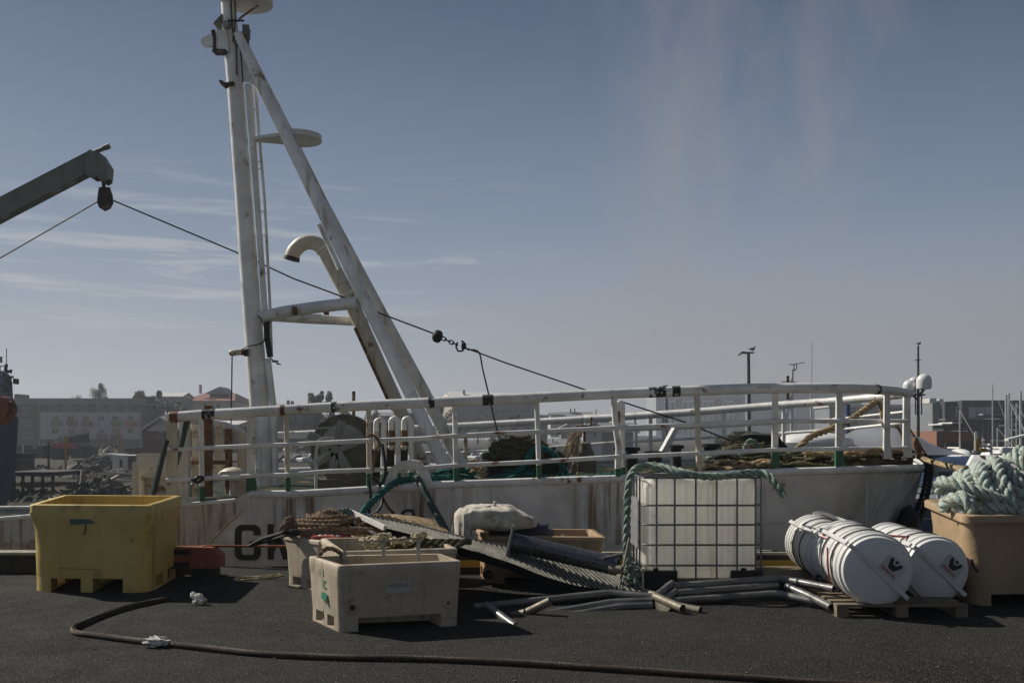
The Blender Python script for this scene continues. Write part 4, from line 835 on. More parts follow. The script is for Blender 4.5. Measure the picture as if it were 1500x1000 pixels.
mk('mixed_ropes', bb.ball(P(580, 790, 10.2), .5, 16, 8, (1.1, .5, .5), .2, 3), M['rtan'], label='mixed tan and dark rope scraps heaped behind the grating', cat='rope pile')
# ---- grating
far = catmull([P(515, 752, 10.0), P(600, 768, 9.85), P(690, 790, 9.55), P(770, 806, 9.5), P(840, 822, 9.5), P(905, 838, 9.55)], 16)
nea = catmull([P(563, 775, 9.3), P(650, 797, 9.1), P(740, 824, 9.0), P(800, 847, 8.92), P(860, 862, 8.95), P(955, 869, 9.05)], 16)
def arc(pts, n):
    Ls = [0]
    for a, b_ in zip(pts, pts[1:]): Ls.append(Ls[-1] + (b_ - a).length)
    out = []
    for k in range(n + 1):
        s = Ls[-1] * k / n; i = max(j for j in range(len(Ls)) if Ls[j] <= s + 1e-9); i = min(i, len(pts) - 2)
        out.append(pts[i].lerp(pts[i + 1], (s - Ls[i]) / max(1e-9, Ls[i + 1] - Ls[i])))
    return out
NS = 56; fa_, na_ = arc(far, NS), arc(nea, NS)
gr = thing('steel_grating', 'long sagging grey steel walkway grating propped from the tubs down to the ground', 'grating', (0, 9.4, .4))
b = B()
for a, c in zip(fa_, na_): b.beam(a, c, .010, .014)
mk('slats', b, M['slat'], gr)
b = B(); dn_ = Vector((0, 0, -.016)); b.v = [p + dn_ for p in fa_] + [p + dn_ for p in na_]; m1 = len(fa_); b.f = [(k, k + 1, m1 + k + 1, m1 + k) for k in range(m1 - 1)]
mk('shade_sheet', b, M['gapshade'], gr)  # dark sheet added as the shade between the slats
b = B()
for f in (.25, .5, .75): 
    pts = [a.lerp(c, f) + Vector((0, 0, -.006)) for a, c in zip(fa_, na_)]; b.tube(pts, .005, 4)
mk('cross_rods', b, M['galv'], gr)
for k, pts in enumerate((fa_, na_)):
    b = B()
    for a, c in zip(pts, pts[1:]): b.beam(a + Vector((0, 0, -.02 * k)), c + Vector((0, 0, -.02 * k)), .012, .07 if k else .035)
    mk('edge_bar', b, M['gapshade' if k else 'galv'], gr)  # near edge coloured almost black for its shaded face
b = B(); b.beam(P(511, 751, 10.02) + Vector((0, 0, .02)), P(564, 776, 9.28) + Vector((0, 0, .02)), .03, .045); mk('end_strip', b, M['cloth'], gr)
mk('bar', B().beam(P(488, 752, 9.9), P(500, 764, 9.6), .05, .01).beam(P(492, 752, 9.9), P(560, 786, 9.4), .03, .02), M['galv'], label='loose grey flat bars lying beside the upper grating end', cat='steel bar')
mk('bar', B().beam(P(617, 771, 9.9), P(638, 776, 9.8), .02, .015), M['rcream'], label='small pale stick lying on the upper edge of the grating', cat='stick')
# ---- tan tub with sack and pipe
tub('tan_fish_tub', 'tan fish tub with drain hole under the dirty white sack', [(qx(712, 9.85), 9.85), (qx(884, 9.75), 9.75), (qx(868, 10.38), 10.38), (qx(700, 10.45), 10.45)], .475, 'tantub', lip=.02, wall=.04, r0=.09, r1=.035, slots=1, foot_h=.11)
c = Q(qx(716, 9.8), 9.83, .10); mk('drain_tube', B().pipe([c + Vector((0, .05, .02)), c + Vector((.0, -.06, 0))], .062, .012, 18), M['tantub'], bpy.data.objects['tan_fish_tub'])
mk('drain_hole', B().lathe([(.05, 0), (.05, .01)], c + Vector((0, -.03, .006)), (0, -1, .1), 18), M['black'], bpy.data.objects['tan_fish_tub'])
def sack():
    b = B(); n, m = 72, 36; c = P(722, 757, 9.95)
    def sg(v, e): return math.copysign(abs(v) ** e, v)
    for j in range(m + 1):
        th = PI * j / m
        for i in range(n):
            ph = 2 * PI * i / n; x = math.sin(th) * math.cos(ph); y = math.sin(th) * math.sin(ph); z = math.cos(th)
            X = sg(x, .6) * .39; Y = sg(y, .55) * .29; Z = sg(z, .45) * .125
            if X < -.20:                                  # left end sags over the rim
                k = min(1, (-.20 - X) / .17); Z -= .035 * k * k + (.26 * k if z < .0 else 0); Y *= 1 - .2 * k
                if z < -.1: X += .06 * k
            if X > .17:                                   # right end tapers to a pinched corner
                k = (X - .17) / .22; Y *= 1 - .5 * k; Z = Z * (1 - .5 * k) - .06 * k; X += .05 * k
            f = mn.noise(Vector((X * 5, Y * 5, Z * 5))) * .020 + abs(mn.noise(Vector((X * 13 + Z * 8, Y * 9, Z * 16)))) * -.034 + mn.noise(Vector((X * 34, Y * 30, Z * 34))) * .005
            d = Vector((x, y, z)); b.v.append(c + Vector((X, Y, Z)) + d * f)
    for j in range(m): b.f += [(j * n + i, (j + 1) * n + i, (j + 1) * n + (i + 1) % n, j * n + (i + 1) % n) for i in range(n)]
    return b
sk = mk('sack', sack(), M['sack'], label='dirty white bulging sack lying over the left rim of the tan tub', cat='sack')
mk('sack_corner', B().ball(P(683, 786, 9.78), .055, 20, 12, (1.2, .8, .75), .8, 3), M['sack'], sk)
mk('sack_knot', B().tube([P(724, 743, 9.9), P(725, 734, 9.9)], [.024, .012], 8).ball(P(725, 735, 9.9), .014, 8, 6), M['sack'], sk)
mk('sack_tie', B().tube([P(663, 768, 9.75), P(662, 786, 9.75)], .008, 5), M['sack'], sk)
mk('navy_bag', B().ball(P(765, 776, 10.1), .30, 18, 10, (1.05, .7, .32), .35, 6), M['navy'], label='dark navy bag under the sack inside the tan tub', cat='bag')
mk('grey_rag', B().ball(P(776, 772, 10.15), .11, 14, 8, (1.1, .8, .55), .6, 9), M['sack'], label='crumpled grey rag at the right end of the sack', cat='rag')
mk('paper_scrap', B().prism([P(818, 786, 9.98), P(825, 781, 10.0), P(829, 787, 9.98)], (0, .08, -.01)), M['cloth'], label='small white scrap inside the tan tub', cat='paper scrap')
pp = thing('steel_pipe', 'thick dark steel pipe with a flange lying slanted on the grating', 'pipe', P(830, 820, 9.2))
mk('pipe_body', B().pipe([P(752, 794, 9.35), P(905, 829, 9.05)], .088, .01, 28), M['steeld'], pp)
dr = (P(905, 829, 9.05) - P(752, 794, 9.35)).normalized()
mk('flange', B().prism([P(751, 770, 9.28), P(754, 771, 9.28), P(744, 818, 9.22), P(740, 816, 9.22)], (.0, .24, 0)), M['steel'], pp)
mk('pipe_end', B().tube([P(893, 833, 9.0), P(912, 834, 8.95)], .04, 12), M['brass'], pp)
mk('bar', B().beam(P(882, 817, 9.0), P(920, 808, 9.1), .03, .012), M['galv'], label='light flat bar sticking out past the thick pipe', cat='steel bar')
mk('rod', B().tube([P(907, 862, 8.9), P(914, 825, 8.95), P(922, 787, 9.0)], .012, 6), M['brass'], label='thin rusty rod leaning upright beside the white tank', cat='rod')
bb = B(); rr = random.Random(17)
for k in range(14):
    x, y = 925 + rr.uniform(-9, 10), 835 + rr.uniform(-28, 22); bb.rope([P(x, y, 9.2 + rr.uniform(-.1, .1)), P(x + rr.uniform(-9, 9), y + rr.uniform(-9, 9), 9.15), P(x + rr.uniform(-12, 8), y + rr.uniform(-2, 14), 9.2), P(x + rr.uniform(-12, 8), y + rr.uniform(2, 18), 9.15)], .017, n=4)
mk('rope_tangle', bb, M['rgreen'], label='green and brown rope tangle at the foot of the white tank', cat='rope tangle')
# ---- bent tube frames on the ground
f1 = thing('bent_tube_frame', 'bent grey steel tube frame lying left of the white tank', 'tube frame', Q(.6, 8.7), 'bent steel tube frames on the quay')
def bent(q):
    out = [q[0]]
    for a_, b_, c_ in zip(q, q[1:], q[2:]): out += [b_ + (a_ - b_).normalized() * .05, b_ + ((a_ - b_).normalized() + (c_ - b_).normalized()) * .012, b_ + (c_ - b_).normalized() * .05]
    return out + [q[-1]]
def tubes(par, lst, r, mats='steel', nm='tube', ends=None):
    for pts in lst: mk(nm, B().pipe(bent([P(*p) for p in pts]), r, .006, 14), M[mats], par)
tubes(f1, [[(695, 889, 8.7), (893, 868, 8.9), (958, 874, 8.75)], [(765, 905, 8.5), (896, 882, 8.7), (955, 880, 8.7)], [(712, 886, 8.45), (755, 917, 8.0)], [(780, 911, 8.4), (905, 889, 8.6), (955, 887, 8.65)], [(962, 872, 8.75), (985, 854, 9.0)]], .034)
tubes(f1, [[(769, 898, 8.40), (806, 880, 8.35)], [(747, 903, 8.45), (770, 897, 8.38)], [(959, 873, 8.7), (1000, 891, 8.40)], [(984, 886, 8.62), (1026, 894, 8.45)], [(943, 867, 8.9), (962, 873, 8.75)]], .037, 'brass', 'tube_end')
mk('joint_plate', B().prism([P(960, 880, 8.6), P(982, 890, 8.5), P(981, 897, 8.5), P(972, 903, 8.5), P(961, 893, 8.6)], (0, .02, 0)), M['brass'], f1)
f2 = thing('bent_tube_frame', 'bent grey steel tube frame lying between white tank and pallet', 'tube frame', Q(2.2, 9), 'bent steel tube frames on the quay')
tubes(f2, [[(975, 859, 9.0), (1144, 847, 9.1), (1222, 862, 8.6)], [(985, 880, 8.8), (1138, 869, 8.9), (1200, 882, 8.6)], [(978, 869, 8.9), (1140, 857, 9.05)], [(1152, 858, 8.95), (1185, 872, 8.7), (1218, 889, 8.35)], [(962, 884, 8.7), (984, 870, 8.85), (990, 866, 8.9)]], .034)
# ================================================================= WHITE TANK IN CAGE
tk = thing('ibc_tank', 'white plastic tank in a grey tube cage with black feet', 'liquid tank', Q(1.85, 9.9))
x0, x1, y0_, y1_ = qx(942, 9.4), qx(1118, 9.4), 9.42, 10.42; g0 = zg(9.4); zt = CZ - (700 - HZ) * 9.4 / F; zb = g0 + .12
def rrbox(x0, x1, y0, y1, zs, rad, k=6, bulge=.0):
    b = B(); rows = []
    for z, ins, bu in zs:
        pts = []
        for cx_, cy_, a0 in ((x1 - rad, y1 - rad, 0), (x0 + rad, y1 - rad, 90), (x0 + rad, y0 + rad, 180), (x1 - rad, y0 + rad, 270)):
            for j in range(k + 1):
                a = math.radians(a0 + 90 * j / k); pts.append(Vector((cx_ + (rad - ins) * math.cos(a), cy_ + (rad - ins) * math.sin(a), z)))
            nx_ = {0: (x0 + rad, y1 - rad, 90), 90: (x0 + rad, y0 + rad, 180), 180: (x1 - rad, y0 + rad, 270), 270: (x1 - rad, y1 - rad, 0)}[a0]
            p0 = pts[-1]; a1 = math.radians(nx_[2]); p1 = Vector((nx_[0] + (rad - ins) * math.cos(a1), nx_[1] + (rad - ins) * math.sin(a1), z)); inw = Vector((-math.cos(a1), -math.sin(a1), 0))
            for q_ in range(1, 60):                      # moulded vertical ribs between the corners
                f_ = q_ / 60; pts.append(p0.lerp(p1, f_) + inw * (bu * (.5 - .5 * math.cos(2 * PI * f_ * 12)) + .012 * abs(bu) / .01 * mn.noise(Vector((f_ * 9, z * 5, a0)))))
        rows.append(pts)
    n = len(rows[0])
    for r_ in rows: b.v += r_
    for q_ in range(len(rows) - 1): b.f += [(q_ * n + i, q_ * n + (i + 1) % n, (q_ + 1) * n + (i + 1) % n, (q_ + 1) * n + i) for i in range(n)]
    b.f += [tuple(range(n))[::-1], tuple((len(rows) - 1) * n + i for i in range(n))]; return b
zs = [(zb, .06, 0), (zb + .03, .02, 0), (zb + .08, .0, .0)] + [(zb + .12 + (zt - zb - .26) * k_ / 8, 0, .010) for k_ in range(9)] + [(zt - .10, 0, .012), (zt - .06, .008, .008), (zt - .025, .03, 0), (zt - .008, .06, 0), (zt, .10, 0)]
tb = rrbox(x0 + .03, x1 - .03, y0_ + .03, y1_ - .03, zs, .13); mk('tank', tb, M['ibc'], tk, ang=60)
rc = .08
def ringpts(z, off=0, rad=.09):
    pts = []
    for cx_, cy_, a0 in ((x1 - rad, y1_ - rad, 0), (x0 + rad, y1_ - rad, 90), (x0 + rad, y0_ + rad, 180), (x1 - rad, y0_ + rad, 270)):
        for j in range(5):
            a = math.radians(a0 + 90 * j / 4); pts.append(Vector((cx_ + rad * math.cos(a) * (1 + off), cy_ + rad * math.sin(a) * (1 + off), z)))
    return pts
cg = B()
for y in (699.5, 740, 768.5, 798, 828): cg.tube(ringpts(CZ - (y - HZ) * 9.4 / F), .0095, 8, closed=True)
for xp in (962, 988.5, 1019.5, 1050, 1080, 1107): x = qx(xp, 9.4); cg.tube([(x, y0_ - .014, g0 + .06), (x, y0_ - .014, zt - .0)], .0095, 8)
for yp in (y0_ + .12, y0_ + .35, y0_ + .6, y0_ + .85):
    for x in (x0 - .014, x1 + .014): cg.tube([(x, yp, g0 + .06), (x, yp, zt)], .0095, 8)
for k in range(6): x = x0 + .1 + k * (x1 - x0 - .2) / 5; cg.tube([(x, y1_ + .014, g0 + .06), (x, y1_ + .014, zt)], .013, 8)
for yp in (y0_ + .3, y0_ + .7): cg.tube([(x0, yp, zt + .012), (x1, yp, zt + .012)], .012, 8)
mk('cage', cg, M['cage'], tk)
mk('data_plate', B().box(x0 - .034, x0 - .028, y0_ + .12, y0_ + .78, CZ - (800 - HZ) * 9.7 / F, CZ - (728 - HZ) * 9.7 / F), M['plate'], tk)
for xa, xb in ((943, 992), (1072, 1118)):
    mk('pallet_foot', B().box(qx(xa, 9.4), qx(xb, 9.4), y0_ - .03, y0_ + .14, zg(9.4) + .0, CZ - (836 - HZ) * 9.38 / F).box(qx(xa + 14, 9.4), qx(xa + 21, 9.4), y0_ - .035, y0_ + .0, g0 + .1, CZ - (832 - HZ) * 9.38 / F), M['rubber'], tk)
    mk('pallet_foot', B().box(qx(xa, 9.4), qx(xb, 9.4), y1_ - .12, y1_ + .03, zg(10.4), zg(10.4) + .14), M['rubber'], tk)
mk('pallet_base', B().box(x0 + .02, x1 - .02, y0_ + .0, y1_, g0 + .03, g0 + .118), M['wood'], tk)
mk('filler_cap', B().lathe([(.10, 0), (.10, .02), (.085, .03)], ((x0 + x1) / 2, 9.95, zt), n=20), M['raftd'], tk)
deckrope('tank_rope', 'rgreen', .040, [P(917, 838, 9.25), P(918, 800, 9.25), P(918, 765, 9.25), P(919, 735, 9.28), P(921, 708, 9.3), P(926, 693, 9.35), P(936, 684, 9.5), P(950, 683, 9.6), P(975, 687, 9.55), P(1000, 692, 9.45), P(1030, 697, 9.42), P(1060, 697, 9.42), P(1090, 693, 9.45), P(1112, 692, 9.5), P(1126, 697, 9.45), P(1137, 709, 9.4), P(1149, 726, 9.35)], 'thick green grey rope draped over the top of the white tank')
deckrope('tank_rope', 'rgreen', .034, [P(938, 683, 9.75), P(960, 681, 9.8), P(990, 688, 9.7), P(1015, 694, 9.6), P(1040, 698, 9.55)], 'second shorter green rope lying on the left top of the white tank')
# ================================================================= LIFE RAFT CANISTERS ON PALLET
pa = thing('wooden_pallet', 'weathered wooden pallet under the two front life raft canisters', 'pallet', Q(3.15, 8.9), 'wooden pallets')
def pallet(t, x0, x1, ya, yb, h=.125):
    for k in range(3):
        x = x0 + (x1 - x0 - .10) * k / 2; 
        for yy in (ya, (ya + yb) / 2 - .05, yb - .10): mk('block', B().box(x, x + .10, yy, yy + .10, zg(yy) + .018, zg(yy) + h - .04), M['wood'], t)
        b = B(); b.add([(x, ya, zg(ya)), (x + .1, ya, zg(ya)), (x + .1, yb, zg(yb)), (x, yb, zg(yb)), (x, ya, zg(ya) + .017), (x + .1, ya, zg(ya) + .017), (x + .1, yb, zg(yb) + .017), (x, yb, zg(yb) + .017)], [(0, 1, 2, 3), (4, 5, 6, 7), (0, 1, 5, 4), (1, 2, 6, 5), (2, 3, 7, 6), (3, 0, 4, 7)]); mk('base_board', b, M['wood'], t)
    n = 7
    for k in range(n):
        yy = ya + (yb - ya - .10) * k / (n - 1); mk('top_board', B().box(x0, x1, yy, yy + .10, zg(yy) + h - .038, zg(yy) + h - .018), M['wood'], t)
pallet(pa, qx(1226, 8.25), qx(1418, 8.25), 8.25, 9.35)
pa2 = thing('wooden_pallet', 'weathered wooden pallet under the rear life raft canister', 'pallet', Q(2.9, 9.9), 'wooden pallets')
pallet(pa2, 2.42, 3.45, 9.42, 10.30)
def raft(name, c, axis, L_, rad, label, roll=-43, sticker=True, bands=(.16, .30, .44, .62, .82)):
    """c: centre of the near end; axis points to the far end"""
    ax = Vector(axis).normalized(); up = Vector((0, 0, 1)); rt = up.cross(ax).normalized() * -1; up = rt.cross(ax) * -1 if False else Vector((0, 0, 1))
    rt = ax.cross(Vector((0, 0, 1))).normalized(); up = rt.cross(ax)
    t = thing(name, label, 'life raft canister', c - Vector((0, 0, rad)), 'white life raft canisters')
    pr = [(.02, -.055), (rad * .45, -.052), (rad * .75, -.040), (rad * .90, -.022), (rad * .93, .0), (rad * .935, .015), (rad * .985, .018), (rad, .03), (rad, .06), (rad * .955, .07)]
    for bnd in bands:
        z = L_ * bnd; pr += [(rad * .955, z - .035), (rad * .995, z - .025), (rad * .995, z + .012), (rad * .955, z + .022)]
    pr += [(rad * .955, L_ - .08), (rad, L_ - .07), (rad, L_ - .03), (rad * .985, L_ - .018), (rad * .93, L_), (rad * .75, L_ + .03), (.02, L_ + .05)]
    sh = mk('shell', B().lathe(pr, c, ax, 56), M['raft'], t, ang=32)
    ra = math.radians(roll); u = rt * math.cos(ra) + up * math.sin(ra); v = -rt * math.sin(ra) + up * math.cos(ra)
    b = B()
    for s in (-1, 1):
        b.beam(c + u * (s * (rad + .004)) + ax * -.0, c + u * (s * (rad + .004)) + ax * L_, .055, .035, v)
    b.beam(c - u * (rad + .02) - ax * .045, c + u * (rad + .02) - ax * .045, .05, .034, v)
    b.beam(c - u * (rad + .01) + ax * (L_ + .035), c + u * (rad + .01) + ax * (L_ + .035), .04, .03, v)
    mk('seam_flange', b, M['raftd'], t)
    rr = random.Random(label)
    for z in (.26, .58):
        b = B(); b.tube([c + ax * (L_ * z + .02 * math.sin(3 * a)) + (rt * math.cos(a) + up * math.sin(a)) * (rad * 1.01) for a in [2 * PI * i / 32 for i in range(32)]], .006, 5, closed=True); mk('lashing_cord', b, M['darkrust'], t)
    if sticker:
        sc = c + v * .095 + u * .055 - ax * .062; 
        def sp2(x, y, z=0): return sc + u * x + v * y - ax * z
        # diamond-turned sticker aligned with the seam
        b = B(); s_ = .085; b.add([sp2(-s_, -s_ * .9), sp2(s_, -s_ * .9), sp2(s_, s_ * .9), sp2(-s_, s_ * .9), sp2(-s_, -s_ * .9, .002), sp2(s_, -s_ * .9, .002), sp2(s_, s_ * .9, .002), sp2(-s_, s_ * .9, .002)], [(0, 1, 2, 3), (4, 5, 6, 7), (0, 1, 5, 4), (1, 2, 6, 5), (2, 3, 7, 6), (3, 0, 4, 7)])
        st_ = mk('sticker', b, M['sticker'], t)
        b = B(); 
        for pts in ([(-.060, .045), (-.035, .062), (-.018, .032), (.018, .032), (.035, .062), (.060, .045), (.028, -.018), (-.028, -.018)],): b.prism([sp2(x, y, .0025) for x, y in pts], -ax * .002)
        b.lathe([(.014, 0), (.014, .002)], sp2(0, .060, .0025), -ax, 12)
        for s in (-1, 1): b.lathe([(.013, 0), (.013, .002)], sp2(s * .047, .056, .0025), -ax, 12)
        mk('emblem', b, M['ink'], st_)
        letter_obj('SEASAVA', .036, face_m(sp2(0, -.044, .0035), u, v), M['redink'], st_, ext=.0008, bold=.0006)
        b = B()
        for k, x in enumerate((-.20, -.13, -.09, -.02, .03, .08, .15)): b.beam(c + u * x - ax * .0635, c + u * (x + .03) - ax * .0635, .008, .004, v)
        mk('small_print', b, M['greyink'], t)
    return t
RA = .300
def rc_(px, py, Y): return P(px, py, Y)
raft('life_raft_canister', P(1284, 835, 8.28), (.075, 1, .030), 1.06, RA + .008, 'white life raft canister at the front left of the pallet, with sticker')
raft('life_raft_canister', P(1372, 834, 8.62), (-.02, 1, .030), 1.10, .292, 'white life raft canister at the front right, beside the big sandy tub')
raft('life_raft_canister', P(1224, 812, 9.50), (.04, 1, .045), .86, .288, 'white life raft canister lying behind, nearest the white tank', sticker=False, bands=(.2, .4, .62, .84))
bb = B(); bb.tube(catmull([P(1200, 783, 9.1), P(1228, 792, 8.9), P(1247, 776, 9.0), P(1290, 783, 8.8), P(1330, 786, 8.9), P(1350, 787, 9)], 5), .010, 6).tube(catmull([P(1212, 801, 8.6), P(1213, 830, 8.6), P(1216, 855, 8.7)], 4), .008, 6).tube(catmull([P(1230, 806, 8.5), P(1225, 820, 8.5), P(1233, 810, 8.45), P(1237, 802, 8.5)], 4), .006, 6)
mk('loose_cord', bb, M['redink'], label='thin reddish brown lashing cords lying over the front canisters', cat='cord')
bb = B(); bb.tube(catmull([P(1192, 752, 9.9), P(1207, 751, 9.9), P(1225, 758, 9.9), P(1240, 764, 9.8), P(1246, 770, 9.7)], 5), .018, 6).box(P(1240, 0, 9.6).x, P(1253, 0, 9.6).x, 9.55, 9.66, P(0, 778, 9.6).z, P(0, 767, 9.6).z)
mk('release_hook', bb, M['raftd'], label='white release gear on top of the rear life raft canister', cat='release gear')
bb = B(); rr = random.Random(5)
for k in range(12): x = 1194 + rr.uniform(0, 9); y = 790 + rr.uniform(0, 55); bb.tube(catmull([P(x, y, 9.35), P(x + rr.uniform(-4, 4), y + 6, 9.33), P(x + rr.uniform(-4, 4), y + 14, 9.35)], 4), .012, 5)
mk('chain_tangle', bb, M['darkrust'], label='dark tangled chain hanging between the rear and front canisters', cat='chain')
# ================================================================= BIG SANDY TUB WITH MINT ROPE
bq = [(qx(1418, 8.70), 8.70), (5.35, 8.85), (5.6, 10.2), (qx(1360, 10.2), 10.2)]
bt_, bsh, _ = tub('sandy_fish_tub', 'large sandy tub full of thick mint rope at the right edge', bq, .80, 'bigtub', lip=.055, wall=.06, r0=.22, r1=.13, slots=1, foot_h=.10)
c = Q(qx(1426, 8.72) - .0, 8.70, .36)
mk('lifting_groove', B().tube([P(1423, 819, 8.62), P(1426, 829, 8.62), P(1433, 838, 8.6)], .012, 6), M['black'], bt_)
mr_t = thing('mint_rope_pile', 'very thick mint green rope tangle heaped in the sandy tub', 'rope pile', P(1460, 745, 9.2))
mk('rope_core', B().ball(P(1475, 752, 9.4) + Vector((.15, 0, 0)), .60, 20, 12, (1.15, .8, .45), .2, 2), M['net'], mr_t)  # dark filler ball, its colour painting the shade between the rope bights
mint = [
 [(1374, 706, 9.2), (1395, 706, 9.0), (1418, 714, 8.9), (1440, 722, 8.85), (1465, 731, 8.85), (1490, 737, 8.9), (1530, 742, 9.0)],
 [(1398, 698, 9.5), (1415, 700, 9.3), (1435, 706, 9.1), (1456, 716, 9.0), (1480, 728, 8.95), (1510, 731, 9.0)],
 [(1380, 738, 9.1), (1392, 733, 8.95), (1408, 731, 8.85), (1420, 738, 8.8), (1424, 751, 8.8)],
 [(1426, 745, 8.85), (1416, 728, 8.85), (1402, 727, 8.9), (1386, 735, 9.0), (1384, 746, 9.1)],
 [(1424, 690, 9.4), (1430, 684, 9.3), (1440, 686, 9.1), (1441, 702, 9.0), (1446, 716, 8.95), (1462, 724, 8.9)],
 [(1450, 679, 9.4), (1460, 675, 9.2), (1464, 690, 9.05), (1470, 706, 8.95), (1482, 718, 8.9), (1500, 726, 8.9)],
 [(1452, 693, 9.1), (1462, 706, 9.0), (1472, 722, 8.9), (1486, 738, 8.85), (1500, 746, 8.85)],
 [(1470, 672, 9.5), (1488, 671, 9.3), (1502, 682, 9.2), (1520, 690, 9.2), (1545, 700, 9.2)],
 [(1468, 684, 9.3), (1480, 692, 9.1), (1492, 706, 9.0), (1510, 718, 9.0), (1540, 724, 9.0)],
 [(1474, 692, 9.3), (1490, 697, 9.15), (1510, 700, 9.1), (1540, 708, 9.1)],
 [(1400, 744, 8.95), (1420, 750, 8.85), (1445, 752, 8.85), (1475, 754, 8.85), (1520, 752, 8.9)],
 [(1440, 738, 8.9), (1460, 742, 8.82), (1485, 750, 8.82), (1520, 755, 8.85)],
 [(1378, 720, 9.3), (1376, 712, 9.25), (1384, 704, 9.2), (1400, 712, 9.1), (1405, 724, 9.1)],
 [(1436, 700, 9.3), (1424, 694, 9.3), (1418, 702, 9.2), (1422, 716, 9.1), (1434, 728, 9.0)],
 [(1484, 662, 9.6), (1496, 668, 9.5), (1515, 670, 9.5), (1540, 684, 9.5)],
 [(1445, 716, 9.2), (1436, 720, 9.0), (1448, 730, 8.9), (1468, 736, 8.88)]]
rj = random.Random(6)
mint += [[(x + rj.uniform(-12, 12), y + rj.uniform(-7, 7), Y_ + rj.uniform(.0, .12)) for x, y, Y_ in pts] for pts in (mint[1], mint[4], mint[6], mint[8], mint[9], mint[11], mint[14])]
for pts in mint:
    b = B(); b.rope([P(*p) for p in pts], .054, strands=3, pitch=.25, n=9)
    mk('rope_bight', b, M['rmint'], mr_t, ang=60)
# ================================================================= SMALLER THINGS ON THE QUAY
ob = thing('orange_steel_box', 'orange red steel box on black blocks at the quay edge beside the yellow tub', 'steel box', Q(-3.3, 10.2)); Yo = 10.15
mk('box_body', B().box(P(205, 0, Yo).x, P(312, 0, Yo).x, Yo, Yo + .2, P(0, 832, Yo).z, P(0, 804, Yo).z), M['orange'], ob)
mk('end_cap', B().prism([P(312, 805, Yo + .01), P(322, 813, Yo + .01), P(322, 831, Yo + .01), P(312, 832, Yo + .01)], (0, .19, 0)), M['orange'], ob)
mk('box_lid', B().box(P(203, 0, Yo).x, P(310, 0, Yo).x, Yo - .01, Yo + .22, P(0, 803.8, Yo).z, P(0, 802, Yo).z), M['orange'], ob)
mk('black_band', B().box(P(205, 0, Yo).x, P(278, 0, Yo).x, Yo - .006, Yo + .1, P(0, 812, Yo).z, P(0, 805, Yo).z).box(P(205, 0, Yo).x, P(278, 0, Yo).x, Yo - .006, Yo + .1, P(0, 831.8, Yo).z, P(0, 823, Yo).z), M['rubber'], ob)
for a, c in ((212, 246), (279, 311)): mk('support_block', B().box(P(a, 0, Yo).x, P(c, 0, Yo).x, Yo + .02, Yo + .28, zg(Yo) + .0, P(0, 832, Yo).z), M['rubber'], ob)
mk('handle_rod', B().tube(catmull([P(293, 803, Yo + .15), P(297, 800, Yo + .15), P(304, 799, Yo + .15)], 4) + [P(360, 799.5, Yo + .12), P(425, 799.5, Yo + .1)], .013, 8), M['orange'], ob)
gp = [G(245, 880), G(215, 886), G(185, 893), G(150, 904), G(122, 916), G(108, 924), G(112, 930), G(140, 934), G(190, 941), G(230, 945), G(300, 953), G(390, 962), G(500, 967), G(620, 969), G(760, 975), G(900, 984), G(1050, 994), G(1200, 1004), G(1350, 1012)]
mk('wire_rope', B().rope([p + Vector((0, 0, .022)) for p in gp], .022, strands=6, pitch=.22, n=5), M['wire'], label='long rusty wire rope bent round on the asphalt in the foreground', cat='wire rope')
mk('thin_rope', B().rope([p + Vector((0, 0, .01)) for p in [G(415, 843), G(395, 847), G(370, 849), G(350, 851), G(344, 849), G(356, 846.5), G(385, 845.5), G(410, 842)]], .011, n=4), M['rcream'], label='thin pale rope loop on the asphalt beside the cornerwise tub', cat='rope')
mk('crumpled_paper', B().ball(G(230, 947) + Vector((0, 0, .035)), .062, 18, 10, (1.25, .8, .55), 1.1, 3), M['cloth'], label='crumpled white paper lying on the wire rope', cat='paper', smooth=False)
mk('crumpled_paper', B().ball(G(292, 885) + Vector((0, 0, .04)), .055, 16, 8, (1, .8, .8), 1.0, 9).ball(G(288, 882) + Vector((-.03, 0, .06)), .03, 10, 6, (1, 1, 1), .8, 5), M['cloth'], label='crumpled white paper lying in the shadow of the yellow tub', cat='paper', smooth=False)
rr = random.Random(99); gb = B()
for k in range(420):
    px, py = rr.uniform(-50, 1550), 845 + 165 * rr.random() ** 1.2
    s = rr.uniform(.003, .009); gb.ball(G(px, py) + Vector((0, 0, s * .4)), s, 5, 3, (1.2, 1, .7), .5, k)
mk('loose_grit', gb, mat('grit', (.16, .15, .13), .9, var=.4, bump=0), label='scattered grit on the asphalt', cat='grit', kind='stuff')
